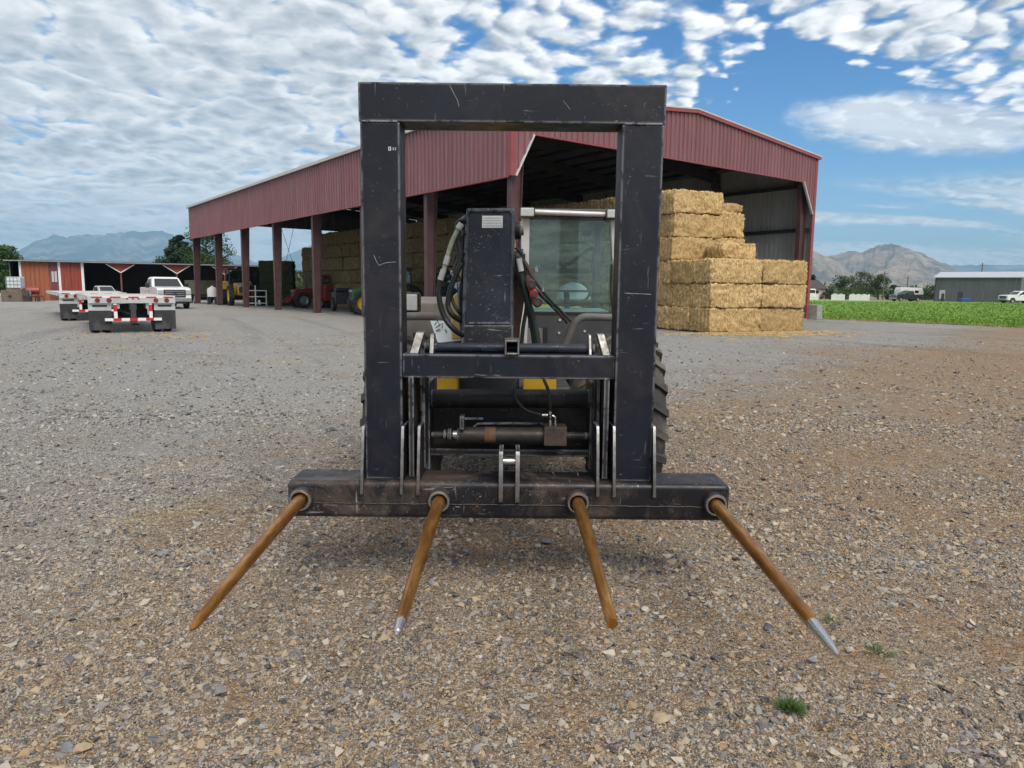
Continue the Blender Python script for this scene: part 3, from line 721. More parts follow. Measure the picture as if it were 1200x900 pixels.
straw_mat('aged_shaded_straw', (0.07, 0.05, 0.022), (0.20, 0.155, 0.078), (0.34, 0.27, 0.15))  # older straw, its colour also darkened for the shade inside the barn
straw_mat('green_hay', (0.022, 0.026, 0.012), (0.060, 0.070, 0.032), (0.10, 0.11, 0.055))
BLn, BWd, BHt = 2.42, 1.20, 0.915
def bale_mesh(seed, L=BLn, W=BWd, H=BHt, step=0.075, rough=1.0, blades=520, rag=0.0):
    """big square bale: x along the length; twine grooves on the ends and top, ragged straw surface, loose stalks"""
    rg = random.Random(seed); V = []; F = []; idx = {}
    nx_, ny_, nz_ = max(2, int(L/step)), max(2, int(W/step)), max(2, int(H/step))
    def vert(i, j, k):
        key = (i, j, k)
        if key in idx: return idx[key]
        u, v, w = i/nx_*2-1, j/ny_*2-1, k/nz_*2-1
        p = Vector((u*L/2, v*W/2, w*H/2)); n = Vector((0, 0, 0))
        if i in (0, nx_): n.x = u
        if j in (0, ny_): n.y = v
        if k in (0, nz_): n.z = w
        edge = sum(1 for a in n if a)
        nn = n.normalized()
        d = 0.0
        q = p + Vector((seed*3.7, seed*1.3, 0))
        d += mnoise.noise(q*2.2)*0.026*rough + mnoise.noise(q*6)*0.026*rough + mnoise.noise(q*14)*0.030*rough
        d -= 0.010*(edge-1) + 0.012*rough*abs(mnoise.noise(q*11))*(edge-1)
        # twine lines run along x on top/bottom, down the two ends
        if (n.x and not n.y) or (n.z and not n.y):
            s = (p.y/W+0.5)*6.0; g = abs((s % 1.0)-0.5); d -= 0.085*max(0, 1-g/0.30)
            if n.x: d += 0.018*math.cos((s % 1.0-0.5)*2*math.pi+math.pi)
        # flakes show as upright layers on the long sides
        if n.y and not n.x:
            fl_ = abs(((p.x+mnoise.noise((p.x, p.z*2, seed))*0.06)/0.13) % 1.0-0.5); d -= 0.026*max(0, 1-fl_/0.18)*rough
        # twine pulls the middle in, the faces belly out between
        d += 0.02*math.cos(w*math.pi/2)*(1 if not n.z else 0)
        p = p + nn*d
        if rag: p += Vector((mnoise.noise(q*1.5), mnoise.noise(q*1.5+Vector((9, 0, 0))), mnoise.noise(q*1.5+Vector((0, 9, 0)))))*rag
        idx[key] = len(V); V.append(tuple(p)); return idx[key]
    for i in range(nx_):
        for j in range(ny_):
            F.append((vert(i, j, 0), vert(i, j+1, 0), vert(i+1, j+1, 0), vert(i+1, j, 0)))
            F.append((vert(i, j, nz_), vert(i+1, j, nz_), vert(i+1, j+1, nz_), vert(i, j+1, nz_)))
        for k in range(nz_):
            F.append((vert(i, 0, k), vert(i+1, 0, k), vert(i+1, 0, k+1), vert(i, 0, k+1)))
            F.append((vert(i, ny_, k), vert(i, ny_, k+1), vert(i+1, ny_, k+1), vert(i+1, ny_, k)))
    for j in range(ny_):
        for k in range(nz_):
            F.append((vert(0, j, k), vert(0, j, k+1), vert(0, j+1, k+1), vert(0, j+1, k)))
            F.append((vert(nx_, j, k), vert(nx_, j+1, k), vert(nx_, j+1, k+1), vert(nx_, j, k+1)))
    nb = len(F)
    for _ in range(blades):
        f = F[rg.randrange(nb)]; a = Vector(V[f[0]]); c = Vector(V[f[2]]); b_ = Vector(V[f[1]]); d_ = Vector(V[f[3]])
        n = (c-a).cross(d_-b_).normalized()
        o = a.lerp(c, rg.random())
        dr = (n*rg.uniform(0.15, 0.9) + Vector((rg.uniform(-1, 1), rg.uniform(-1, 1), rg.uniform(-1.0, 0.6)))*0.9).normalized()
        ln = rg.uniform(0.05, 0.20); sd = dr.cross(n)
        if sd.length < 1e-3: continue
        sd = sd.normalized()*rg.uniform(0.004, 0.010)
        k = len(V); V += [tuple(o-sd-n*0.01), tuple(o+sd-n*0.01), tuple(o+dr*ln)]; F.append((k, k+1, k+2))
    me = bpy.data.meshes.new('straw_bale'); me.from_pydata(V, [], F)
    me.polygons.foreach_set('use_smooth', [i < nb for i in range(len(F))])
    return me
BM = [bale_mesh(s, rough=1.7, blades=1100, step=0.065, rag=0.035) for s in range(1, 6)]
for q in BM: q.materials.append(M['golden_straw'])
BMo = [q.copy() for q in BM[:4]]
for q in BMo: q.materials.clear(); q.materials.append(M['aged_shaded_straw'])
BMg = [q.copy() for q in BM[:2]]
for q in BMg: q.materials.clear(); q.materials.append(M['green_hay'])
def bale(me, c, rz, label, group, scale=(1, 1, 1), tilt=(0, 0)):
    o = bpy.data.objects.new('straw_bale', me); COL.objects.link(o)
    o.location = c; o.rotation_euler = (tilt[0], tilt[1], rz); o.scale = scale
    return tag(o, label, 'straw bale', group)
SA = R_(22.3); SU = Vector((math.cos(SA), math.sin(SA), 0)); SN = Vector((-math.sin(SA), math.cos(SA), 0)); SO = Vector((7.30, 26.57, 0))
rg = random.Random(11)
TIER = 0.925
def sp(u, n, z): return SO + SU*u + SN*n + Vector((0, 0, z))
GF = 'straw bales in the loose stack outside the barn'
tn = ['bottom', 'middle', 'top']
def place(u, n, tier, label, k=None, du=0.0, dn=0.0, sc=None):
    me = BM[(k if k is not None else rg.randrange(5)) % 5]
    return bale(me, sp(u+BLn/2+du, n+BWd/2+dn, tier*TIER+BHt/2+0.02), SA + rg.uniform(-.012, .012) + (math.pi if rg.random() < .5 else 0), label, GF, sc or (1, 1, 1), (rg.uniform(-.015, .015), rg.uniform(-.012, .012)))
for k in range(3):
    place(0, 0, k, f'{tn[k]} straw bale of the front left column, whose corner stands nearest the camera', k, rg.uniform(-.03, .04), rg.uniform(-.03, .03))
    place(2.46, 0.12, k, f'{tn[k]} straw bale of the front right column, beside the barn corner post', k+2, rg.uniform(-.10, -.02), rg.uniform(-.05, .05), (0.91, 1, 1))
    place(-0.02, 1.23, k, f'{tn[k]} straw bale of the second row, behind the front left column', k+1, rg.uniform(-.05, .05))
    place(2.46, 1.25, k, None, k+3); COL.objects[-1]['label'] = f'{tn[k]} straw bale hidden behind the front right column'
    place(-0.05, 2.46, k, f'{tn[k]} straw bale of the third row, under the tall back stack', k+4, rg.uniform(-.05, .05))
    place(-0.02, 2.46, k+3, f'{("lowest", "middle", "topmost")[k]} of the three upper bales in the tall back stack', k, rg.uniform(-.06, .04), rg.uniform(-.03, .03))
    place(2.44, 2.50, k, None, k+1); COL.objects[-1]['label'] = f'{tn[k]} straw bale beneath the short upright pair on the right'
place(0.55, 3.72, 5, 'straw bale peeping out top right behind the tall back stack', 3)
place(0.55, 3.72, 4, 'straw bale under the one peeping out behind the tall stack', 1)
for k in range(4): place(0.55, 3.72, k, f'straw bale {("at the foot", "second from the ground", "third from the ground", "fourth from the ground")[k]} in the row behind the tall stack', k+2)
for k in range(2):
    me = BM[(k+2) % 5]
    bale(me, sp(3.0, 4.05, (3+k*1.12)*TIER+BHt*0.56+0.02), SA+math.pi/2+R_(7), ('straw bale carrying the ragged-topped bale right of the tall stack', 'ragged-topped straw bale right of the tall stack')[k], GF, (1.0, 1.22, 1.13))
rm = bale_mesh(21, 1.5, 1.2, 0.42, 0.06, 2.0, 1100, 0.10); rm.materials.append(M['golden_straw'])
o = bpy.data.objects.new('loose_straw', rm); COL.objects.link(o); o.location = sp(3.0, 3.6, 5.24*TIER+0.2); o.rotation_euler = (0, 0.06, SA); tag(o, 'tangled heap of loose straw on top of the upright pair', 'loose straw')
rm = bale_mesh(27, 1.62, 1.0, 0.66, 0.06, 1.8, 900, 0.10); rm.materials.append(M['golden_straw'])
o = bpy.data.objects.new('broken_bale', rm); COL.objects.link(o); o.location = sp(2.28, 1.75, 3*TIER+0.33+0.02); o.rotation_euler = (0, 0.03, SA-0.08); tag(o, 'slumped broken straw bale lying on the front stack', 'broken bale')
# the long stack inside the barn
GI = 'straw bales of the long six-high stack inside the barn'
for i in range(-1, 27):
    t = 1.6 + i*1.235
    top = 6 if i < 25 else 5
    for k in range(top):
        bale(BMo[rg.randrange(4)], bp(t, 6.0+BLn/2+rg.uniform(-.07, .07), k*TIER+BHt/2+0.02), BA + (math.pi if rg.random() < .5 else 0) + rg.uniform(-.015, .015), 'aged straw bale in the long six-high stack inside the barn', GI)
# dark green hay block standing near the far end of the barn
GG = 'dark green hay bales near the far end of the barn'
for k in range(4):
    o = bale(BMg[k % 2], onground(324, 358) + Vector((0, 0.5, k*0.90+0.47)), R_(8+rg.uniform(-2, 2)), f'{("lowest", "second", "third", "topmost")[k]} dark green hay bale of the block near the barn\'s far end', GG, (1.10, 1.0, 0.98))
    o.name = 'hay_bale'; o['category'] = 'hay bale'
# ------------------------------------------------------------------ the bale fork in the foreground
FK = Vector((-0.01, 3.72, 0.0))
fork = empty('bale_fork', FK, 0, 'large black steel bale fork frame with four rusty spears', 'bale fork', world=True)
YF = 3.66
k_ = YF/3.75
PL0, PL1, PR0, PR1 = -0.768, -0.571, 0.535, 0.742
ZB, ZT, ZT0 = 0.597, 2.600, 2.412
PD = 0.20
q = MB(); q.bx(PL0-0.006, PR1+0.006, YF, YF+PD, ZT0, ZT); q.build('top_bar', M['fork_black'], fork, bevel=0.006, seg=2)
for a, b_ in ((PL0, PL1), (PR0, PR1)):
    q = MB(); q.bx(a, b_, YF+0.004, YF+PD-0.004, ZB-0.004, ZT0-0.001); q.build('upright', M['fork_black'], fork, bevel=0.006, seg=2)
# weld bead where uprights meet the top bar
for a, b_ in ((PL0, PL1), (PR0, PR1)):
    q = MB(); pts = [Vector((a+0.01+(b_-a-0.02)*i/14, YF-0.001, ZT0-0.001+0.002*(i % 2))) for i in range(15)]; q.tube(pts, 0.0045, 6); q.build('weld_bead', M['fork_black'], fork, smooth=180)
CZ0, CZ1 = at(600, 444, YF+0.03).z, at(600, 416, YF+0.03).z
q = MB(); q.bx(PL1-0.002, PR0+0.002, YF+0.03, YF+0.19, CZ0, CZ1); q.build('cross_bar', M['fork_black'], fork, bevel=0.006, seg=2)
pz = at(600, 410, YF+0.15).z
q = MB(); q.tube([(-0.47, YF+0.15, pz+0.01), (0.44, YF+0.15, pz+0.01)], 0.026, 14); q.build('pivot_pipe', M['boom_black'], fork, smooth=60)
# square receiver tube on the crossbar
c = at(600, 409, YF+0.06)
q = MB(); s_ = 0.033
for dx, dz, w, h in ((-s_, 0, 0.010, 0.076), (s_, 0, 0.010, 0.076), (0, s_, 0.056, 0.010), (0, -s_, 0.056, 0.010)):
    q.box((c.x+dx, YF+0.11, CZ1+0.040+dz), (w, 0.20, h))
q.build('receiver_tube', M['steel_edge'], fork, bevel=0.003)
q = MB(); q.bx(c.x-0.03, c.x+0.03, YF+0.17, YF+0.18, CZ1+0.008, CZ1+0.07); q.build('receiver_plug', M['ink'], fork)
# lugs standing on the crossbar
for (xa, xb, yb, yt, lean) in ((483, 493, 415, 390, 0.035), (503, 508, 415, 392, 0.0), (690, 694, 413, 393, 0.0), (703, 713, 415, 392, -0.035)):
    a, b_ = at(xa, yb, YF+0.08), at(xb, yt, YF+0.08)
    q = MB(); w = b_.x-a.x
    q.prism([(a.x-lean*0.4, YF+0.07, CZ1-0.002), (a.x+w-lean*0.4, YF+0.07, CZ1-0.002), (a.x+w+lean*0.4, YF+0.12, b_.z), (a.x+lean*0.4, YF+0.12, b_.z)], (0, 0.075, 0))
    q.build('lug', [M['steel_edge']], fork, bevel=0.004, fix=True)
# the beam that carries the spears
q = MB(); q.bx(-1.170, 1.145, 3.60, 3.86, 0.397, 0.597); q.build('spear_beam', M['beam_black'], fork, bevel=0.030, seg=4)
q = MB(); pts = [Vector((-1.16+2.295*i/60, 3.5985, 0.478+0.0015*math.sin(i*2.1))) for i in range(61)]; q.tube(pts, 0.0035, 5); q.build('weld_bead', M['weld'], fork, smooth=180)
# spears: (root pixel, tip distance and height)
roots = [(-1.087, 0.508), (-0.370, 0.508), (0.347, 0.508), (1.060, 0.504)]
tips = [(-1.060, 2.235, 0.463), (-0.374, 2.215, 0.459), (0.354, 2.30, 0.461), (1.043, 2.12, 0.459)]
kinds = ['round', 'ground', 'broken', 'ground_long']
for (rx, rz), tip, kd in zip(roots, tips, kinds):
    a = Vector((rx, 3.60, rz)); b_ = Vector(tip); d = b_-a
    pr = {'round': [(0, .031), (.30, .031), (.345, .030), (.36, .0285), (.45, .028), (.75, .024), (.955, .018), (.985, .013), (1.0, .004)],
          'ground': [(0, .031), (.30, .031), (.345, .030), (.36, .0285), (.45, .028), (.75, .024), (.925, .020)],
          'broken': [(0, .031), (.30, .031), (.345, .030), (.36, .0285), (.45, .028), (.75, .024), (.965, .0215), (.968, .0205), (.99, .019)],
          'ground_long': [(0, .032), (.30, .032), (.36, .030), (.50, .028), (.75, .025), (.86, .0225)]}[kd]
    q = MB(); q.tube([a+d*t + Vector((0, 0, 0.006*math.sin(t*math.pi))) for t, r in pr], [r for t, r in pr], 18)
    sp_ = q.build('spear', M['tine'], fork, smooth=35)
    if kd.startswith('ground'):
        t0 = pr[-1][0]; r0 = pr[-1][1]
        q = MB(); q.tube([a+d*(t0-0.004), a+d*(t0+(1-t0)*0.75), a+d*0.985, a+d], [r0*1.01, r0*0.62, r0*0.42, 0.004], 12); q.build('ground_point', M['bright_steel'], sp_, smooth=25)
        q = MB(); q.tube([a+d*(t0-0.055), a+d*(t0-0.02), a+d*(t0+0.006)], [r0*1.09, r0*1.055, r0*1.03], 14); q.build('polished_band', M['half_polished'], sp_, smooth=35)
        sp_['label'] = 'rusty spear with its point ground to bright steel'
    elif kd == 'broken': sp_['label'] = 'rusty spear with a snapped blunt end'
    else: sp_['label'] = 'rusty spear with a rounded dull tip'
    dn = d.normalized()
    q = MB(); ax = dn; n = 24
    s0 = a - dn*0.01
    u = ax.cross(Vector((0, 0, 1))).normalized(); w = u.cross(ax)
    prof = [(0.060, 0.0), (0.060, 0.055), (0.053, 0.066), (0.045, 0.066), (0.040, 0.045), (0.033, 0.040)]
    V = []
    for k in range(n):
        an = 2*math.pi*k/n
        for r, h in prof: V.append(s0 + ax*h + (u*math.cos(an)+w*math.sin(an))*r)
    m_ = len(prof)
    for k in range(n):
        for j in range(m_-1):
            q.cur = 1 if j in (2, 3) else 0
    F = []; mi = []
    for k in range(n):
        k2 = (k+1) % n
        for j in range(m_-1): F.append((k*m_+j, k*m_+j+1, k2*m_+j+1, k2*m_+j)); mi.append(1 if j == 2 else 0)
    q.v = [tuple(x) for x in V]; q.f = F; q.mi = mi
    q.build('collar', [M['beam_black'], M['bright_steel']], sp_, smooth=40, fix=True)
# gusset plates: front edge bare steel
def gusset(x0, th, ztop, zbot, yf_top, yf_bot, yb, name='gusset', hook=True):
    q = MB()
    prof = [(yf_bot, zbot), (yf_bot+0.006, zbot-0.014), (yb, zbot-0.0), (yb, ztop-0.05), (yb-0.02, ztop), (yf_top+0.012, ztop+0.004), (yf_top, ztop-0.012)]
    A = [(x0, y, z) for y, z in prof]; n = len(A)
    B = [(x0+th, y, z) for y, z in prof]
    q.v = A+B
    q.f = [tuple(range(n)), tuple(range(2*n-1, n-1, -1))]; q.mi = [0, 0]
    for i in range(n):
        j = (i+1) % n; q.f.append((i, n+i, n+j, j)); q.mi.append(1 if i in (n-1, 0, n-2, 5) else 0)
    return q.build(name, [M['fork_black'], M['steel_edge']], fork, bevel=0.0015, seg=1, fix=True)
for px_t, px_b in ((427, 423), (474, 469), (493, 488.5), (699, 702), (716.5, 723), (764.5, 769)):
    zt = at(px_t, 500, YF-0.01).z
    xb = at(px_b, 568, 3.59).x
    xt = at(px_t, 500, YF-0.01).x
    o = gusset((xb+xt)/2-0.008, 0.0155, zt, 0.545, YF-0.022, 3.572, YF+0.17)
# the two plates in the middle and their pin
for px in (587, 606.5):
    xx = at(px, 555, 3.59).x
    gusset(xx-0.011, 0.022, at(px, 527, YF-0.005).z, 0.512, 3.585, 3.570, 3.80, 'pin_plate')
q = MB(); q.tube([(at(587, 541, 3.67).x, 3.69, at(597, 541, 3.69).z), (at(606, 541, 3.67).x, 3.69, at(597, 541, 3.69).z)], 0.022, 14); q.build('pin', M['bright_steel'], fork, smooth=40)
# coupler plates of the fork behind each upright
for xa, xb in ((481, 492), (706, 716)):
    a, b_ = at(xa, 447, YF+0.1), at(xb, 560, YF+0.1)
    q = MB(); q.bx(a.x, a.x+0.028, YF+0.02, YF+0.30, 0.60, CZ0+0.01); q.build('coupler_plate', M['coupler_black'], fork, bevel=0.003)
for xa in (476, 498, 699, 718):
    a = at(xa, 500, YF+0.2)
    q = MB(); q.bx(a.x-0.008, a.x+0.008, YF+0.14, YF+0.34, 0.62, CZ0+0.006); q.build('coupler_plate', M['coupler_black'], fork, bevel=0.003)
# little white stencil marks on the left upright
def flat(name, quads, Y, m_, parent):
    q = MB()
    for x0, y0, x1, y1 in quads:
        a, b_ = at(x0, y1, Y), at(x1, y0, Y); q.bx(a.x, b_.x, Y-0.0012, Y-0.0002, a.z, b_.z)
    return q.build(name, m_, parent)
o = flat('stencil_mark', [(455.2, 172, 456.0, 176.4), (457.4, 172, 458.2, 176.4), (456.0, 172, 457.4, 172.7), (456.0, 175.7, 457.4, 176.4), (460.0, 173.2, 461.6, 174.0), (462.6, 173.0, 464.2, 173.8), (460.2, 175.0, 461.5, 175.8), (462.7, 175.0, 464.1, 175.8)], YF+0.004, M['paper'], fork)
# chalk-white scrape lines on the paint
def scrape(pts, r, Y, parent=fork):
    q = MB(); P = [at(x, y, Y-0.0006) for x, y in pts]; q.tube(P, r, 5); return q.build('scrape_mark', M['scrape'], parent)
M['scrape'] = mat('bare_scrape', (0.30, 0.29, 0.28), 0.6, 0, 0.4, 60)
scrape([(438, 299), (441, 306), (444, 311), (452, 308), (464, 307)], 0.0013, YF+0.004)
scrape([(527, 100), (533, 112), (536, 117), (538, 125)], 0.0013, YF)
scrape([(732, 343.5), (763, 345)], 0.0014, YF+0.004)
scrape([(660, 118), (668, 128)], 0.0011, YF)

# ------------------------------------------------------------------ the telehandler behind it
TH = Vector((0.0, 5.3, 0.0))
tele = empty('telehandler', TH, 0, 'yellow and black telehandler with the bale fork on its boom', 'telehandler', world=True)
def tyre_wheel(parent, c, R=0.64, W=0.46, side=1, n=22, tm=None, rm=None):
    """tractor-tread tyre, axis along X"""
    c = Vector(c); q = MB(); h = W/2; r0 = R-0.045
    q.lathe([(R*0.50, -h*0.80), (R*0.66, -h*0.98), (R*0.82, -h*1.0), (r0-0.03, -h*0.93), (r0, -h*0.75), (r0+0.008, 0), (r0, h*0.75), (r0-0.03, h*0.93), (R*0.82, h*1.0), (R*0.66, h*0.98), (R*0.50, h*0.80)], c, 'X', 40)
    for k in range(n):
        for sd in (-1, 1):
            a = 2*math.pi*(k+(0.5 if sd > 0 else 0))/n
            pts = []
            for (x, da) in ((0.02*sd, 0.0), (h*0.55*sd, 0.10), (h*1.0*sd, 0.20)):
                rr = R if abs(x) < h*0.9 else R-0.04
                pts.append((x, a+da, rr))
            wd = 0.055
            for (x0, a0, ra), (x1, a1, rb) in zip(pts[:-1], pts[1:]):
                V = []
                for (x, an, rr) in ((x0, a0, ra), (x1, a1, rb)):
                    for s2 in (-1, 1):
                        for rad in (rr-0.09, rr):
                            aa = an + s2*wd/2/R
                            V.append(c + Vector((x, rad*math.cos(aa), rad*math.sin(aa))))
                q.add(V, [(0, 1, 3, 2), (4, 6, 7, 5), (1, 5, 7, 3), (0, 2, 6, 4), (0, 4, 5, 1), (2, 3, 7, 6)])
    hub = MB()
    hub.lathe([(0.02, side*h*0.35), (R*0.20, side*h*0.35), (R*0.24, side*h*0.2), (R*0.42, side*h*0.15), (R*0.47, side*h*0.75), (R*0.52, side*h*0.82), (R*0.52, -side*h*0.8)], c, 'X', 28)
    for k in range(8):
        a = 2*math.pi*k/8; p0 = c+Vector((side*h*0.3, R*0.30*math.cos(a), R*0.30*math.sin(a))); hub.tube([p0-Vector((side*0.06, 0, 0)), p0+Vector((side*0.012, 0, 0))], 0.018, 6)
    w = bpy.data.objects.new('wheel', None); COL.objects.link(w); w.parent = parent; w.empty_display_size = 0.1
    t_ = q.build('tyre', tm or M['rubber_dusty'], None, smooth=30, fix=True); r_ = hub.build('rim', rm or M['rim_yellow'], None, smooth=40, fix=True)
    off = OFF.get(parent.name, Vector())
    for o in (t_, r_):
        o.parent = w; o.location = -off
    return w
for cx, cy in ((-0.80, 5.35), (0.84, 5.35), (-0.80, 8.25), (0.84, 8.25)):
    tyre_wheel(tele, (cx, cy, 0.63), side=1 if cx > 0 else -1)
# chassis, axles
q = MB(); q.bx(-0.42, 0.42, 4.95, 9.2, 0.50, 0.92); q.build('chassis', M['charcoal'], tele, bevel=0.03)
for cy in (5.35, 8.25):
    q = MB(); q.tube([(-0.70, cy, 0.62), (0.70, cy, 0.62)], [0.12, 0.12], 12); q.lathe([(0.02, -0.22), (0.20, -0.2), (0.26, 0), (0.20, 0.2), (0.02, 0.22)], (0, cy, 0.60), 'X', 16); q.build('axle', M['charcoal'], tele, smooth=40)
for xa, xb, ya, yb in ((512, 536, 446, 458), (613, 652, 445, 459)):
    a, b_ = at(xa, yb, 4.75), at(xb, ya, 4.75)
    q = MB(); q.bx(a.x, b_.x, 4.75, 4.92, a.z-0.12, b_.z+0.03); q.build('frame_plate', M['yellow'], tele, bevel=0.006)
# boom: head plate with raised rim, box section going back
def P4(pts, Y): return [at(x, y, Y) for x, y in pts]
YB = 4.25
tl, tr, br, bl = at(546.5, 244, YB+0.10), at(603, 244, YB+0.10), at(601, 406, YB), at(541, 406, YB)
th_ = Vector((0, 0.16, 0))
q = MB(); q.prism([bl, br, tr, tl], th_); q.build('boom_head', M['boom_black'], tele, bevel=0.012, seg=3)
rimw = 0.020
def lerp4(u, v): return (bl.lerp(br, u)).lerp(tl.lerp(tr, u), v)
q = MB(); q.tube([lerp4(0.03, 0.0), lerp4(0.03, 0.955), lerp4(0.10, 0.985), lerp4(0.90, 0.985), lerp4(0.97, 0.955), lerp4(0.97, 0.0)], 0.013, 8); q.build('boom_head_rim', M['boom_black'], tele, smooth=60)
q = MB(); f_ = Vector((0, -0.006, 0)); q.prism([lerp4(0.13, 0.165)+f_, lerp4(0.95, 0.165)+f_, lerp4(0.95, 0.17)+f_+Vector((0, 0, 0.006)), lerp4(0.13, 0.17)+f_+Vector((0, 0, 0.006))], (0, 0.012, 0)); q.build('boom_head_rim', M['boom_black'], tele)
q = MB(); f_ = Vector((0, -0.012, 0)); q.prism([lerp4(0.0, 0.0)+f_, lerp4(1.0, 0.0)+f_, lerp4(1.0, 0.155)+f_, lerp4(0.0, 0.155)+f_], (0, 0.02, 0)); q.build('boom_foot_plate', M['beam_black'], tele, bevel=0.004)
# white notice plate with printed lines
q = MB(); f_ = Vector((0, -0.004, 0)); A = [lerp4(0.335, 0.858)+f_, lerp4(0.76, 0.858)+f_, lerp4(0.76, 0.945)+f_, lerp4(0.335, 0.945)+f_]; q.prism(A, (0, 0.005, 0)); pl = q.build('notice_plate', M['paper'], tele)
q = MB(); rg = random.Random(5)
for r in range(4):
    u = 0.36; v = 0.932-r*0.019
    while u < 0.73:
        du = rg.uniform(0.015, 0.05); u2 = min(u+du, 0.74)
        f2 = Vector((0, -0.0058, 0)); q.prism([lerp4(u, v-0.006)+f2, lerp4(u2, v-0.006)+f2, lerp4(u2, v)+f2, lerp4(u, v)+f2], (0, 0.0012, 0)); u = u2+0.012
q.build('printed_lines', mat('grey_print', (0.34, 0.35, 0.37), 0.6), pl)
# boom side cheek (black curved plate) to the left, tan-grey cheek on the right
q = MB(); q.prism([at(541, 406, 4.36), at(537, 368, 4.36), at(536, 345, 4.36), at(541, 315, 4.36), at(541, 262, 4.40), at(556, 258, 4.40), at(556, 406, 4.36)], (0, 0.05, 0)); q.build('boom_cheek', M['boom_black'], tele, bevel=0.004)
q = MB(); q.prism([at(602, 300, 4.40), at(612, 322, 4.40), at(617, 335, 4.40), at(606, 408, 4.40), at(598, 408, 4.40)], (0, 0.04, 0)); q.build('boom_cheek', M['brown_metal'], tele, bevel=0.003)
q = MB(); q.prism([at(604, 330, 4.5), at(613, 345, 4.5), at(607, 404, 4.5), at(601, 404, 4.5)], (0, 0.9, 0.02)); q.build('boom_side', mat('tan_grey_worn_paint', (0.20, 0.18, 0.145), 0.55, 0, 0.2, 5, dirt=(0.1, 0.08, 0.06)), tele)
q = MB(); q.prism([(-0.27, 4.42, 1.30), (0.01, 4.42, 1.30), (0.0, 4.42, 1.98), (-0.26, 4.42, 1.98)], (0.05, 4.1, -0.05)); q.build('boom', M['yellow'], tele, bevel=0.01)
# pivot bosses at the boom head
for (x, y, r_) in ((606, 270, 0.055), (608, 300, 0.03)):
    p0 = at(x, y, 4.42); q = MB(); q.tube([p0-Vector((0.05, 0, 0)), p0+Vector((0.025, 0, 0))], r_, 18); q.tube([p0+Vector((0.02, 0, 0)), p0+Vector((0.04, 0, 0))], r_*0.55, 14); q.build('pivot_boss', M['coupler_black'], tele, smooth=40)
def bez(pts, Y, n=9):
    """smooth path through the measured points"""
    P = [at(p[0], p[1], p[2] if len(p) > 2 else Y) for p in pts]; out = []
    for i in range(len(P)-1):
        p0, p1, p2, p3 = P[max(i-1, 0)], P[i], P[i+1], P[min(i+2, len(P)-1)]
        for k in range(n):
            t = k/n; out.append(0.5*((2*p1) + (p2-p0)*t + (2*p0-5*p1+4*p2-p3)*t*t + (3*p1-p0-3*p2+p3)*t**3))
    out.append(P[-1]); return out
def hose(name, pts, r, m_, Y=4.2): q = MB(); q.tube(bez(pts, Y), r, 9); return q.build(name, m_, tele, smooth=180)
hose('hose_sleeve', [(540, 263), (536, 270), (529, 285), (523, 305), (520, 318)], 0.0135, M['hose_sleeve'], 4.20)
hose('hose', [(520, 316), (515, 335), (515, 352), (521, 372), (533, 387), (548, 396, 4.3)], 0.0165, M['hose'], 4.20)
hose('hose', [(541, 308), (533, 325), (527, 342), (525, 358), (531, 370), (545, 378, 4.32)], 0.016, M['hose'], 4.24)
hose('hose', [(545, 256, 4.36), (538, 264), (536, 280), (539, 300), (534, 318), (537, 330)], 0.020, M['hose'], 4.27)
hose('hose', [(546, 262, 4.4), (541, 258), (536, 262), (535, 272)], 0.012, M['hose'], 4.25)
hose('hose', [(546, 300, 4.36), (537, 296), (533, 306), (534, 322), (529, 336), (530, 352), (538, 366), (546, 372, 4.4)], 0.011, M['hose'], 4.29)
hose('hose', [(545, 272, 4.36), (540, 276), (538, 290), (541, 306), (546, 312, 4.4)], 0.014, M['hose'], 4.30)
hose('hose', [(604, 290), (611, 297), (615, 310), (616, 326), (620, 340)], 0.010, M['hose'], 4.24)
hose('hose', [(605, 322), (614, 338), (617, 358), (613, 384), (611, 408)], 0.012, M['hose_green'], 4.33)
q = MB()
for p0, p1, r_ in (((541, 262), (537, 268), 0.019), ((525, 300), (522, 310), 0.017), ((520, 316), (516, 328), 0.018)): q.tube([at(*p0, 4.195), at(*p1, 4.195)], r_, 10)
q.build('hose_fitting', M['silver'], tele, smooth=40)
hose('hose', [(606, 300), (608, 308), (613, 330), (620, 355), (628, 385), (632, 408)], 0.0165, M['hose_green'], 4.22)
hose('hose', [(604, 312), (612, 335), (619, 365), (624, 390), (626, 408)], 0.012, M['hose'], 4.26)
hose('hose', [(606, 303), (616, 318), (627, 330), (640, 346), (655, 362), (669, 377, 5.4)], 0.0095, M['hose_green'], 4.30)
hose('hose', [(608, 318), (620, 332), (640, 352), (654, 366), (664, 378, 5.4)], 0.0095, M['hose_green'], 4.30)
hose('hose', [(604, 298), (612, 304), (620, 316), (626, 330)], 0.013, M['red_brown'] if 'red_brown' in M else M['brown_metal'], 4.24)
q = MB(); q.tube([at(608, 303, 4.19), at(611, 318, 4.19)], 0.017, 10); q.build('hose_fitting', M['silver'], tele, smooth=40)
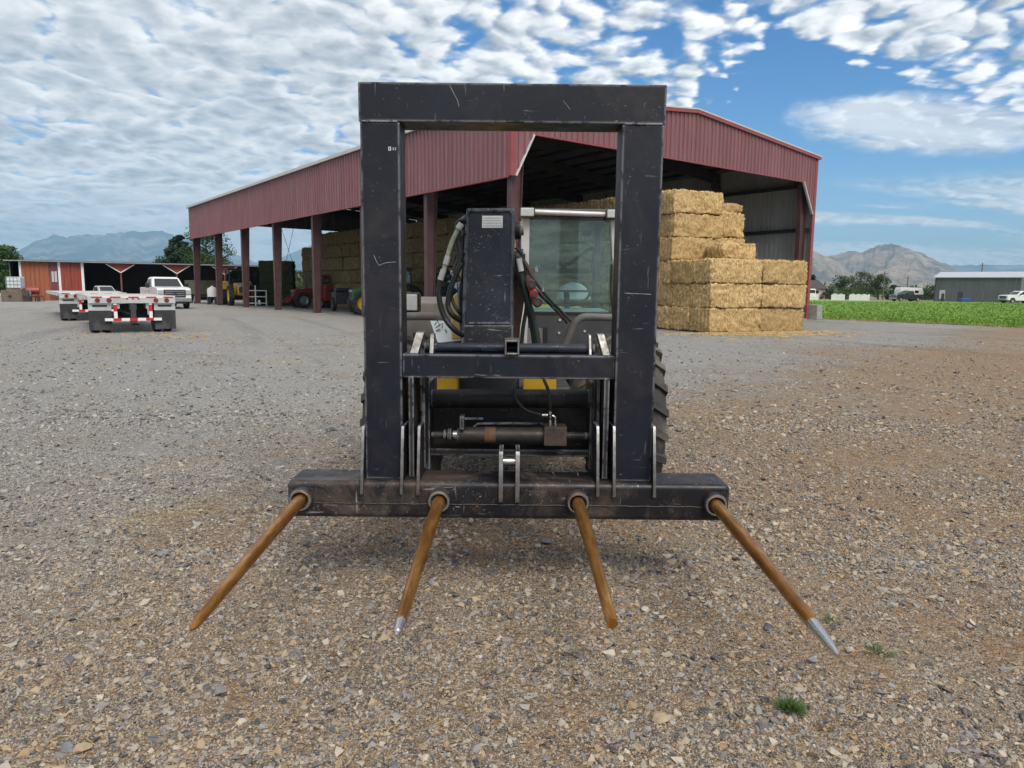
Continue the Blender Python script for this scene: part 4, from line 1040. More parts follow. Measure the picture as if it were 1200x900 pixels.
for (x0, y0, x1, y1, r_, mt) in ((617, 326, 623, 334, 0.027, 'brown_metal'), (620, 334, 626, 345, 0.024, 'red_part'), (622, 343, 630, 355, 0.029, 'brown_metal')):
    a, b_ = at(x0, y0, 4.27), at(x1, y1, 4.12)
    q = MB(); q.tube([a, a.lerp(b_, 0.8), a.lerp(b_, 0.8), b_], [r_*0.85, r_*0.85, r_, r_], 16); q.tube([a.lerp(b_, 0.9), b_+Vector((0, -0.004, 0))], r_*0.62, 12)
    q.build('quick_coupling', M[mt], tele, smooth=40)
    q = MB(); q.tube([b_+Vector((0, -0.003, 0)), b_+Vector((0.001, -0.008, 0))], r_*0.6, 12); q.build('coupling_bore', M['ink'], tele)
q = MB(); q.prism([at(606, 296, 4.34), at(618, 312, 4.34), at(629, 340, 4.34), at(622, 350, 4.34), at(606, 338, 4.34)], (0, 0.10, 0)); q.build('valve_bracket', M['coupler_black'], tele, bevel=0.006)
q = MB()
for x, y in ((611, 292), (627, 313), (634, 336)): q.tube([at(x, y, 4.26), at(x+1.5, y+6, 4.26)], 0.012, 8)
q.build('hose_fitting', M['bright_steel'], tele, smooth=40)
# coupler carried by the boom: big tube, plate, lock cylinder
a, b_ = at(506, 467, 4.02), at(690, 467, 4.02)
q = MB(); q.tube([a, b_], 0.054, 20); tb = q.build('coupler_tube', M['coupler_black'], tele, smooth=50)
q = MB(); q.bx(at(502, 500, 4.14).x, at(691, 500, 4.14).x, 4.12, 4.18, at(600, 524, 4.14).z, at(600, 470, 4.14).z); q.build('coupler_back_plate', M['coupler_black'], tele, bevel=0.006)
q = MB(); q.bx(at(502, 500, 4.1).x, at(691, 500, 4.1).x, 3.98, 4.2, at(600, 531, 4.06).z, at(600, 523, 4.06).z); q.build('coupler_back_plate', M['coupler_black'], tele, bevel=0.006)
for xa, xb in ((500, 505), (690, 695)):
    q = MB(); q.bx(at(xa, 500, 3.98).x, at(xb, 500, 3.98).x, 3.93, 4.22, at(xa, 546, 4.0).z, at(xa, 446, 4.0).z); q.build('coupler_side', M['coupler_black'], tele, bevel=0.004)
q = MB(); q.bx(at(694, 470, 4.0).x-0.006, at(694, 470, 4.0).x+0.012, 3.92, 3.99, at(694, 538, 3.95).z, at(694, 519, 3.95).z); q.build('grease_flap', mat('greenish_brass', (0.10, 0.095, 0.03), 0.6), tele)
cy = lambda x, y, Y=3.94: at(x, y, Y)
q = MB(); q.tube([cy(539, 509.5), cy(640, 510.5)], 0.046, 20); cyl = q.build('lock_cylinder', mat('grimy_cylinder', (0.035, 0.030, 0.027), 0.5, 0.2, 0.35, 9, 0.1, 60, dirt=(0.11, 0.06, 0.035), dirt_amt=0.5, dscale=5), tele, smooth=50)
q = MB(); q.tube([cy(568, 509.7), cy(581, 509.8)], 0.0468, 20); q.build('rust_patch', mat('orange_rust', (0.13, 0.065, 0.035), 0.8, 0, 0.5, 14, dirt=(0.05, 0.03, 0.02), dirt_amt=0.8, dscale=12), cyl, smooth=50)
q = MB(); q.tube([cy(506, 509), cy(540, 509.4)], 0.016, 12); q.build('cylinder_rod', M['coupler_black'], tele, smooth=50)
q = MB(); q.tube([cy(531, 509.2), cy(537, 509.3)], 0.024, 14); q.build('chrome_collar', M['bright_steel'], tele, smooth=50)
q = MB()
for x0, x1, r_ in ((520, 523, 0.028), (525, 529, 0.034), (536, 540, 0.040)): q.tube([cy(x0, 509.2), cy(x1, 509.3)], r_, 16)
q.build('rod_clamp', M['coupler_black'], tele, smooth=40)
q = MB(); a, b_ = cy(539, 502, 3.90), cy(544, 487, 3.90); q.bx(a.x, b_.x, 3.87, 3.95, a.z, b_.z); q.bar(cy(543, 490.5, 3.93), cy(566, 490.5, 3.96), 0.012, 0.012); q.build('latch_post', M['coupler_black'], tele, bevel=0.003)
q = MB(); q.tube([cy(555, 501, 3.96), cy(560, 496.5, 3.97), cy(600, 496, 3.99), cy(636, 496.5, 4.0)], 0.008, 8); q.build('hydraulic_pipe', M['coupler_black'], tele, smooth=60)
a, b_ = cy(637, 521, 3.90), cy(664, 499.5, 3.90)
q = MB(); q.bx(a.x, b_.x, 3.86, 3.99, a.z, b_.z); q.build('valve_block', mat('rusty_valve_block', (0.06, 0.045, 0.04), 0.65, 0.2, 0.4, 14, 0.2, 80, dirt=(0.16, 0.085, 0.05), dirt_amt=0.7, dscale=9), tele, bevel=0.005)
q = MB(); q.tube([cy(664, 510.5), cy(690, 511)], 0.021, 12); q.build('cylinder_rod', M['charcoal'], tele, smooth=50)
q = MB(); q.tube([cy(671, 510.6, 3.93), cy(687, 511, 3.93)], 0.0225, 12); q.build('rod_sleeve', M['coupler_black'], tele, smooth=50)
q = MB()
for x0, y0, x1, y1, r_ in ((645, 500, 645, 492, 0.010), (651, 499, 651, 494, 0.010), (645, 486, 645, 482, 0.011), (635, 486.5, 642, 486.7, 0.010), (645, 490, 645, 487, 0.007)): q.tube([cy(x0, y0, 3.92), cy(x1, y1, 3.92)], r_, 10)
q.tube(bez([(651, 494, 3.92), (650.5, 489, 3.92), (647, 487, 3.92)], 3.92, 5), 0.007, 8)
q.build('hose_fitting', M['bright_steel'], tele, smooth=40)
hose('hose', [(604, 444, 3.98), (602, 456, 3.91), (606, 470, 3.89), (617, 481, 3.90), (636, 486.5, 3.92)], 0.0085, M['hose'])
hose('hose', [(637, 444, 3.98), (642, 456, 3.93), (645, 470, 3.91), (645, 483, 3.92)], 0.0095, M['hose_green'])
q = MB(); rg = random.Random(8)
for i in range(26):
    x = 653+rg.random()*20; y = 466.5+rg.uniform(-3, 4); p0 = at(x, y, 3.970); q.bar(p0, p0+Vector((rg.uniform(-.006, .01), 0, rg.uniform(-.012, .012))), 0.0022, 0.0012)
q.build('chalk_scribble', M['scrape'], tb)

# cab on the right
YC = 6.05
def C(x, y, Y=YC): return at(x, y, Y)
cw0, cw1 = C(613, 300).x, C(724, 300).x
ztop, zsill, zlow = C(660, 249).z, C(660, 367).z, C(660, 412).z
q = MB()
q.bar(C(616, 250), C(613, 420), 0.055, 0.07); q.build('cab_pillar', M['silver'], tele, bevel=0.01)
q = MB(); q.bar(C(719.5, 250), C(727, 420), 0.05, 0.07); q.build('cab_pillar', M['silver'], tele, bevel=0.01)
for xx in (cw0+0.03, cw1-0.03):
    q = MB(); q.bar((xx, YC+1.35, 1.0), (xx, YC+1.25, ztop), 0.07, 0.07); q.build('cab_pillar', M['charcoal'], tele, bevel=0.01)
q = MB(); q.tube([C(627, 248.5, YC-0.05), C(710, 251.5, YC-0.05)], 0.022, 12); q.build('roof_rail', M['silver'], tele, smooth=60)
q = MB(); q.prism([(cw0-0.01, YC-0.02, ztop-0.02), (cw1+0.02, YC-0.02, ztop-0.02), (cw1+0.02, YC-0.02, ztop+0.03), (cw0-0.01, YC-0.02, ztop+0.03)], (0, 1.35, -0.02)); q.build('cab_roof', M['charcoal'], tele, bevel=0.015)
q = MB(); q.bar(C(618, 255), C(720, 256.5), 0.03, 0.035); q.build('windscreen_header', M['black_paint'], tele)
ws = [C(617, 256), C(720, 257), C(724.5, 368), C(615, 366.5)]
q = MB(); q.prism(ws, (0, 0.012, 0)); q.build('windscreen', M['cab_glass'], tele)
for a, b_ in ((0, 3), (1, 2), (3, 2)):
    q = MB(); q.bar(ws[a]+Vector((0, -0.006, 0)), ws[b_]+Vector((0, -0.006, 0)), 0.020, 0.024); q.build('window_seal', M['hose'], tele)
# work lamps
for x0, y0, x1, y1, tilt in ((609, 242, 627, 254, 0.05), (711, 244, 728, 256, -0.05)):
    a, b_ = C(x0, y1, YC-0.16), C(x1, y0, YC-0.16); q = MB(); q.prism([(a.x, YC-0.12, a.z), (b_.x, YC-0.12, a.z), (b_.x, YC-0.12, b_.z), (a.x, YC-0.12, b_.z)], (0, 0.12, 0)); w_ = q.build('work_lamp', M['charcoal'], tele, bevel=0.014)
    q = MB(); q.prism([(a.x+0.008, YC-0.128, a.z+0.008), (b_.x-0.008, YC-0.128, a.z+0.008), (b_.x-0.008, YC-0.128, b_.z-0.008), (a.x+0.008, YC-0.128, b_.z-0.008)], (0, 0.02, 0)); q.build('lamp_lens', M['plastic_lens'], w_, bevel=0.008)
for x in (631, 707):
    q = MB(); q.bar(C(x, 247, YC-0.04), C(x+(3 if x < 650 else -3), 254, YC-0.04), 0.02, 0.02); q.build('lamp_bracket', M['charcoal'], tele)
# inside the cab
q = MB(); q.bar(C(618, 317.5, YC+1.25), C(718, 317.5, YC+1.25), 0.05, 0.05); q.build('rear_cross_member', M['charcoal'], tele)
q = MB(); q.bar(C(699, 262, YC+1.0), C(699, 352, YC+1.0), 0.10, 0.05); q.build('rear_pillar', M['charcoal'], tele)
rgq = [(cw0, YC+1.30, zsill), (cw1, YC+1.30, zsill), (cw1, YC+1.24, ztop-0.03), (cw0, YC+1.24, ztop-0.03)]
q = MB(); q.prism(rgq, (0, 0.01, 0)); q.build('rear_window', M['clear_glass'], tele)
q = MB(); q.box(((cw0+cw1)/2, YC+0.28, zsill-0.02), (cw1-cw0-0.1, 0.5, 0.10)); q.build('dashboard', M['sunlit_dash'], tele, bevel=0.03)
q = MB(); pts = []
for k in range(17):
    a = math.pi*k/16; pts.append(C(672, 352, YC+0.7) + Vector((0.165*math.cos(a), 0.05*math.sin(a), 0.17*math.sin(a))))
q.prism(pts, (0, 0.10, 0)); q.build('seat_back', M['sunlit_dash'], tele, bevel=0.02, fix=True)
q = MB(); c = C(672, 358, YC+0.7); q.box((c.x, c.y+0.1, c.z-0.10), (0.46, 0.5, 0.14)); q.build('seat', M['seat'], tele, bevel=0.05)
q = MB(); c = C(664, 341, YC+0.42); q.tube([c+Vector((0.21*math.cos(2*math.pi*k/28), 0.07*math.sin(2*math.pi*k/28), 0.13*math.sin(2*math.pi*k/28))) for k in range(29)], 0.013, 8); q.tube([c+Vector((0, 0, 0.0)), c+Vector((0.0, -0.1, -0.22))], 0.025, 8); q.bar(c+Vector((-0.2, 0, 0)), c+Vector((0.2, 0, 0)), 0.02, 0.02); q.build('steering_wheel', M['ink'], tele, smooth=60)
q = MB(); c = C(655, 316, YC+1.15); q.tube([c+Vector((0.055*math.cos(math.pi*k/14), 0, 0.065*math.sin(math.pi*k/14))) for k in range(15)], 0.016, 8); q.box(c+Vector((-0.115, 0, 0.012)), (0.075, 0.05, 0.07)); q.bar(c+Vector((-0.19, 0, 0.03)), c+Vector((-0.10, 0, 0.03)), 0.02, 0.02); q.build('control_levers', M['hose'], tele)
q = MB(); q.tube([C(655, 317, YC+1.2), C(693, 289, YC+1.2)], 0.010, 6); q.tube([C(665, 312, YC+1.19), C(696, 290, YC+1.19)], 0.008, 6); q.tube([C(693, 315, YC+1.19), C(697, 285, YC+1.19)], 0.009, 6); q.build('rear_wiper', M['hose'], tele)
for x in (624, 688):
    q = MB(); c = C(x, 273, YC+0.9); q.box(c, (0.09, 0.06, 0.05)); q.build('cab_speaker', M['hose'], tele, bevel=0.01)
q = MB(); q.tube(bez([(718, 368, YC-0.02), (716, 340, YC-0.02), (717, 310, YC-0.02)], YC), 0.008, 6); q.build('front_wiper', M['hose'], tele)
q = MB(); q.tube(bez([(721.5, 330, YC-0.03), (720.5, 315, YC-0.03), (718, 300, YC-0.03)], YC), 0.006, 6); q.build('grab_rail', M['silver'], tele)
# lower cab front, fenders
a, b_ = C(612, 420), C(726, 369)
q = MB(); q.bx(a.x, b_.x, YC-0.01, YC+0.06, a.z-0.15, b_.z); fp = q.build('cab_front_panel', M['fender_dark'] if 'fender_dark' in M else M['charcoal'], tele, bevel=0.006)
a, b_ = C(611, 410, YC-0.03), C(637, 385, YC-0.03); q = MB(); q.bx(a.x, b_.x, YC-0.025, YC, a.z, b_.z); q.build('access_plate', M['fender_grey'], tele, bevel=0.004)
a, b_ = C(636, 404, YC-0.06), C(642, 384, YC-0.06); q = MB(); q.bx(a.x, b_.x, YC-0.03, YC, a.z, b_.z); q.build('access_plate', M['hose'], tele)
q = MB()
for x, y in ((620, 375), (656, 375), (655, 390), (685, 388), (668, 384)): p0 = C(x, y); q.tube([p0+Vector((0, 0.0, 0)), p0+Vector((0, -0.02, 0))], 0.011, 6)
q.build('bolt', M['silver'], tele)
YR = 4.75
def arch(pts, wid, dep, m_):
    """flat fender bar following the measured points"""
    P = bez(pts, YR, 6); q = MB()
    for a, b_ in zip(P[:-1], P[1:]): q.bar(a-(b_-a)*0.02, b_+(b_-a)*0.02, dep, wid, up=(0, -1, 0.3))
    return q.build('fender_bar', m_, tele)
q = MB(); q.tube(bez([(661, 408), (666, 395), (673, 380), (682, 372.5), (692, 371.5), (712, 372), (728, 372)], YR), 0.026, 10); q.build('fender_bar', M['fender_grey'], tele, smooth=60)
q = MB(); q.tube(bez([(470, 371), (495, 370.5), (513, 371.5), (521, 377), (529, 388), (536, 402), (539, 412)], YR), 0.028, 10); q.build('fender_bar', M['fender_grey'], tele, smooth=60)
# engine cover, headlamp and sundries on the left
q = MB(); a, b_ = at(480, 372, 5.35), at(541, 352.5, 5.35); q.bx(a.x-0.22, b_.x, 5.3, 7.6, a.z-0.3, b_.z); q.build('engine_cover', M['fender_grey'], tele, bevel=0.03)
a, b_ = at(470, 366, 4.98), at(491, 343, 4.98); q = MB(); q.bx(a.x-0.02, b_.x, 4.98, 5.10, a.z, b_.z); hl = q.build('headlamp', M['hose'], tele, bevel=0.014)
q = MB(); q.bx(a.x, b_.x-0.012, 4.970, 4.99, a.z+0.012, b_.z-0.012); q.build('lamp_lens', M['plastic_lens'], hl, bevel=0.008)
q = MB(); q.prism([at(528, 350, 4.62), at(535, 343, 4.62), at(546, 344, 4.62), at(546, 398, 4.62), at(529, 398, 4.62)], (0, 0.3, 0)); q.build('body_panel', M['cream'], tele, bevel=0.01)
q = MB(); q.prism([at(535, 316, 4.55), at(543, 312, 4.55), at(545, 330, 4.55), at(537, 338, 4.55)], (0, 0.25, 0)); q.build('body_panel', M['cream'], tele, bevel=0.006)
q = MB(); q.prism([at(504, 376, 4.70), at(522, 376, 4.70), at(541, 399, 4.62), at(513, 402, 4.62)], (0, 0.03, 0.0)); wp = q.build('step_plate', M['white_plate'], tele, bevel=0.003)
q = MB()
for pts in (((509, 381), (513, 376), (515, 381), (511, 384)), ((514, 382), (519, 379), (518, 384)), ((522, 386), (524, 392), (521, 394), (527, 394)), ((511, 388), (516, 386))):
    q.tube([at(x, y, 4.655) for x, y in pts], 0.0035, 5)
q.build('wire_clip', M['hose_green'], wp)
q = MB(); q.box((0, 8.6, 1.1), (1.7, 1.2, 0.6)); q.build('counterweight', M['yellow'], tele, bevel=0.08)
q = MB(); q.bx(-0.60, 0.05, 4.9, 8.4, 0.85, 1.25); q.build('body_shell', M['charcoal'], tele, bevel=0.03)
def far(x, Y): 
    p = at(x, 350, Y); return Vector((p.x, p.y, 0))
# ------------------------------------------------------------------ vehicles (local axes: nose towards -Y, width along X)
def small_wheel(parent, c, R, W, side, rim, ruts=False, tm=None, lugs=0):
    c = Vector(c); h = W/2; q = MB()
    q.lathe([(R*.56, -h*.8), (R*.75, -h), (R*.93, -h*.96), (R, -h*.7), (R, h*.7), (R*.93, h*.96), (R*.75, h), (R*.56, h*.8)], c, 'X', 28)
    for k in range(lugs):
        a = 2*math.pi*k/lugs
        for sd in (-1, 1):
            aa = a + (0.5*2*math.pi/lugs if sd > 0 else 0)
            q.bar(c+Vector((0.0, (R-0.01)*math.cos(aa), (R-0.01)*math.sin(aa))), c+Vector((sd*h, (R-0.03)*math.cos(aa+.16), (R-0.03)*math.sin(aa+.16))), 0.07, 0.08, up=(0, math.cos(aa), math.sin(aa)))
    hub = MB(); hub.lathe([(0.01, side*h*.55), (R*.16, side*h*.6), (R*.20, side*h*.35), (R*.42, side*h*.3), (R*.50, side*h*.75), (R*.58, side*h*.86), (R*.58, -side*h*.8)], c, 'X', 24)
    for k in range(5):
        a = 2*math.pi*k/5; p = c+Vector((side*h*.42, R*.30*math.cos(a), R*.30*math.sin(a))); hub.tube([p-Vector((.03, 0, 0)), p+Vector((.03, 0, 0))], R*.05, 6)
    w = bpy.data.objects.new('wheel', None); COL.objects.link(w); w.parent = parent; w.empty_display_size = 0.1
    t_ = q.build('tyre', tm or M['rubber'], None, smooth=35, fix=True); t_.parent = w
    r_ = hub.build('rim', rim, None, smooth=40, fix=True); r_.parent = w
    return w
def pickup(name, label, loc, rz, paint, group=None, sc=1.0, cover=None):
    r = empty(name, loc, rz, label, 'pickup truck', group); r.scale = (sc, sc, sc)
    L, Wd = 2.95, 1.0
    def arch(yc, R=0.50, n=10): return [(yc + R*math.cos(math.pi*k/n), 0.42 + R*0.98*math.sin(math.pi*k/n)) for k in range(n+1)]
    low = [(L, 0.62), (L, 1.16)]                                       # tail, y positive is the rear
    prof = [(-L+0.04, 0.55)] + [(y, z) for y, z in reversed(arch(-1.95))] + [(y, z) for y, z in reversed(arch(1.75))] + [(L, 0.60), (L, 1.32), (0.95, 1.34), (0.9, 1.36), (-1.05, 1.36), (-1.35, 1.40), (-2.3, 1.36), (-L+0.12, 1.28), (-L+0.02, 1.14)]
    q = MB(); q.prism([(-Wd+0.02, y, z) for y, z in prof], (2*Wd-0.04, 0, 0)); q.build('body', paint, r, bevel=0.05, fix=True)
    # cab with tumblehome
    def ring(z, w, y0, y1): return [(-w, y0, z), (w, y0, z), (w, y1, z), (-w, y1, z)]
    q = MB(); A = ring(1.34, 0.95, -1.20, 0.98); B = ring(1.92, 0.80, -0.48, 0.88); C_ = ring(2.01, 0.70, -0.34, 0.80)
    q.v = A+B+C_; q.f = [(i, (i+1) % 4, (i+1) % 4+4, i+4) for i in range(4)] + [(4+i, 4+(i+1) % 4, 8+(i+1) % 4, 8+i) for i in range(4)] + [(8, 9, 10, 11), (3, 2, 1, 0)]; q.mi = [0]*10
    q.build('cab', paint, r, bevel=0.03, fix=True)
    def pane(nm, pts, d):
        q = MB(); q.prism(pts, d); return q.build(nm, M['dark_glass'], r)
    def onface(a, b, c, d, u0, u1, v0, v1, out):
        a, b, c, d = map(Vector, (a, b, c, d)); out = Vector(out)
        P = lambda u, v: (a.lerp(b, u)).lerp(d.lerp(c, u), v) + out
        return [P(u0, v0), P(u1, v0), P(u1, v1), P(u0, v1)]
    pane('windshield', onface(A[0], A[1], B[1], B[0], .07, .93, .10, .95, (0, -0.012, 0.008)), (0, 0.010, -0.006))
    pane('rear_window', onface(A[3], A[2], B[2], B[3], .12, .88, .22, .88, (0, 0.012, 0)), (0, -0.01, 0))
    for s, (i, j) in ((-1, (0, 3)), (1, (1, 2))):
        for u0, u1 in ((.23, .56), (.60, .90)):
            pts = onface(A[i], A[j], B[j], B[i], u0, u1, .10, .92, (s*0.012, 0, 0.003)); 
            if u0 < .3: pts[3] = pts[3].lerp(pts[2], .12)
            pane('side_window', pts, (-s*0.008, 0, 0))
        for y in (-0.10, 0.86):
            q = MB(); q.box((s*(Wd-0.012), y, 1.08), (0.03, 0.16, 0.035)); q.build('door_handle', M['black_paint'], r)
        q = MB(); q.box((s*(Wd+0.16), -0.82, 1.46), (0.22, 0.10, 0.30)); q.bar((s*0.92, -0.82, 1.38), (s*(Wd+0.1), -0.82, 1.38), 0.05, 0.05); q.build('mirror', M['black_paint'], r, bevel=0.02)
        q = MB(); q.box((s*0.80, -L+0.02, 1.06), (0.32, 0.12, 0.26)); q.build('headlight', M['plastic_lens'], r, bevel=0.03)
        q = MB(); q.box((s*0.90, L-0.01, 1.02), (0.16, 0.06, 0.30)); q.build('tail_light', M['lamp_red'], r, bevel=0.02)
        q = MB(); q.box((s*(Wd-0.03), -0.05, 0.42), (0.14, 2.0, 0.06)); q.build('side_step', M['black_paint'], r)
        for yc in (-1.95, 1.75): 
            small_wheel(r, (s*0.86, yc, 0.41), 0.41, 0.27, s, M['rim_grey'])
    for y0, y1 in ((1.0, L-0.02),):
        q = MB(); q.bx(-0.86, 0.86, y0+0.05, y1-0.06, 1.20, 1.345); q.build('bed_liner', cover or M['black_paint'], r)
    q = MB(); q.box((0, -L+0.01, 0.98), (1.26, 0.10, 0.46)); g_ = q.build('grille', M['black_paint'], r, bevel=0.02)
    q = MB()
    for z in (0.85, 0.98, 1.11): q.box((0, -L-0.045, z), (1.16, 0.03, 0.045))
    q.build('grille_bar', M['chrome'], g_, bevel=0.006)
    q = MB(); q.tube([(0.085*math.cos(a), -L-0.07, 0.98+0.04*math.sin(a)) for a in [k*math.pi/6 for k in range(12)]], 0.004, 4); q.prism([(0.085*math.cos(k*math.pi/6), -L-0.07, 0.98+0.04*math.sin(k*math.pi/6)) for k in range(12)], (0, 0.02, 0)); q.build('badge', M['blue_paint'], g_)
    q = MB(); q.box((0, -L-0.04, 0.58), (1.96, 0.18, 0.24)); q.build('bumper', M['chrome'], r, bevel=0.04)
    q = MB(); q.box((0, -L-0.02, 0.40), (1.3, 0.12, 0.14)); q.build('air_dam', M['black_paint'], r)
    q = MB(); q.box((0, L+0.05, 0.58), (1.9, 0.16, 0.20)); q.build('rear_bumper', M['chrome'], r, bevel=0.03)
    return r
def heading(hx, hy): return math.atan2(hx, -hy)
h = Vector((0.6, -0.8, 0)); fr = Vector((-22.6, 47.8, 0)); c = fr - h*2.95
pickup('pickup_truck', 'white crew-cab pickup parked nose-on beside the left end of the barn', c, heading(0.6, -0.8), M['white'], sc=1.06)
c = at(1062, 350, 128); c.z = 0.03
pickup('pickup_truck', 'black pickup parked side-on at the far edge of the green field', c, heading(-0.98, -0.2), M['black_paint'], sc=0.93)
c = at(1194, 350, 118); c.z = 0.03
pickup('pickup_truck', 'white pickup at the right edge, in front of the grey shed', c, heading(-0.99, -0.12), M['white'], sc=1.0)
c = at(122, 340, 64); c.z = 0.0
sc_ = pickup('parked_car', 'silver car standing in the dark bay of the red shed, behind the trailers', c, heading(0.75, -0.66), M['silver'], sc=0.72); sc_['category'] = 'car'

def flatbed(label, loc, rz, L, bump=True):
    r = empty('flatbed_trailer', loc, rz, label, 'flatbed trailer', 'flatbed trailers parked left of the barn')
    W = 1.29; zt = 1.21
    n = 9
    for k in range(n):
        x0 = -W+0.05 + (2*W-0.10)*k/n; x1 = -W+0.05 + (2*W-0.10)*(k+1)/n
        q = MB(); q.bx(x0+0.006, x1-0.006, 0.06, L-0.02, zt-0.045, zt); q.build('deck_plank', M['deck'], r)
    for s in (-1, 1):
        q = MB(); q.bx(min(s*(W-0.045), s*W), max(s*(W-0.045), s*W), 0.06, L, zt-0.13, zt+0.012); q.build('side_rail', M['alum'], r, bevel=0.006)
        q = MB(); q.bx(s*0.45-0.06, s*0.45+0.06, 0.1, L-0.1, 0.80, zt-0.05); q.build('frame_beam', M['alum'], r)
        for k in range(5):
            y = 1.6+k*(L-2.2)/5; q = MB(); q.box((s*(W+0.01), y, zt-0.10), (0.03, 0.12, 0.10)); q.build('stake_pocket', M['alum'], r)
    q = MB(); q.bx(-W, W, 0.0, 0.055, 0.98, zt+0.006); q.build('rear_sill', M['alum'], r, bevel=0.008)
    for k in range(5):
        x = -W+0.10+k*0.53; q = MB(); q.bx(x, x+0.30, -0.008, -0.002, zt-0.055, zt-0.012); q.build('reflective_tape', M['tape_red'], r)
        if k < 4: q = MB(); q.bx(x+0.31, x+0.52, -0.008, -0.002, zt-0.055, zt-0.012); q.build('reflective_tape', M['tape_white'], r)
    for s in (-1, 1):
        q = MB(); q.bx(min(s*W, s*(W-0.66)), max(s*W, s*(W-0.66)), 0.10, 0.13, 0.74, 0.985); pnl = q.build('rear_panel', M['alum'], r, bevel=0.006)
        q = MB(); q.bx(min(s*(W-.12), s*(W-.54)), max(s*(W-.12), s*(W-.54)), 0.092, 0.098, 0.86, 0.93); q.build('maker_plate', M['ink'], pnl)
        for dx in (0.27, 0.60):
            q = MB(); q.tube([(s*(W-dx), 0.01, 1.075), (s*(W-dx), -0.022, 1.075)], [0.062, 0.055], 16); q.build('tail_lamp', M['lamp_red'], r, smooth=40)
            q = MB(); q.lathe([(0.062, -0.004), (0.075, -0.004), (0.075, -0.016), (0.062, -0.016), (0.062, -0.004)], (s*(W-dx), 0, 1.075), 'Y', 16); q.build('lamp_ring', M['ink'], r)
        q = MB(); q.bx(min(s*W, s*(W-0.66)), max(s*W, s*(W-0.66)), 0.105, 0.118, 0.10, 0.742); q.build('mudflap', M['flap'], r)
    q = MB()
    for x in (-0.17, 0, 0.17): q.tube([(x, 0.0, 1.13), (x, -0.02, 1.13)], 0.028, 10)
    q.build('marker_lamps', M['lamp_red'], r)
    # rear bumper with red and white stripes
    for s in (-1, 1):
        for k in range(3):
            q = MB(); z0 = 0.49+k*0.22; q.bx(s*0.52-0.05, s*0.52+0.05, 0.02, 0.10, z0, z0+0.22); q.build('bumper_post', M['tape_white' if k != 1 else 'tape_red'], r)
    x = -0.84; k = 0
    while x < 0.839:
        q = MB(); q.bx(x, x+0.24, 0.0, 0.10, 0.40, 0.49); q.build('bumper_bar', M['tape_white' if k % 2 == 0 else 'tape_red'], r); x += 0.24; k += 1
    q = MB(); q.bx(-0.5, 0.5, 0.75, 0.85, 0.55, 0.95); q.build('crossmember', M['flap'], r)
    q = MB(); q.box((0.0, 0.3, 0.86), (0.22, 0.5, 0.2)); q.box((0.0, 0.12, 0.70), (0.16, 0.2, 0.5)); q.bar((-0.4, 0.5, 0.75), (0.1, 0.3, 0.55), 0.08, 0.08); q.box((0.0, 0.1, 0.36), (0.2, 0.18, 0.10)); q.build('pintle_hitch', M['ink'], r, bevel=0.01)
    q = MB(); q.tube([(-1.2, 0.78, 0.50), (1.2, 0.78, 0.50)], 0.07, 10); q.build('axle', M['ink'], r)
    for s in (-1, 1):
        for x in (1.10, 0.77): small_wheel(r, (s*x, 0.78, 0.50), 0.50, 0.27, s, M['alum'])
    for s in (-1, 1):
        q = MB(); q.bx(s*0.55-0.06, s*0.55+0.06, L-2.3, L-2.18, 0.05, 1.0); q.box((s*0.55, L-2.24, 0.03), (0.25, 0.25, 0.05)); q.build('landing_leg', M['flap'], r)
    return r
TR1 = flatbed('pale flatbed trailer parked tail-on nearest, with red and white striped bumper', (-12.60, 23.72, 0), R_(33.6), 7.4)
TR2 = flatbed('pale flatbed trailer standing ahead of the nearer one, further left', (-18.35, 31.35, 0), R_(35.5), 11.0)

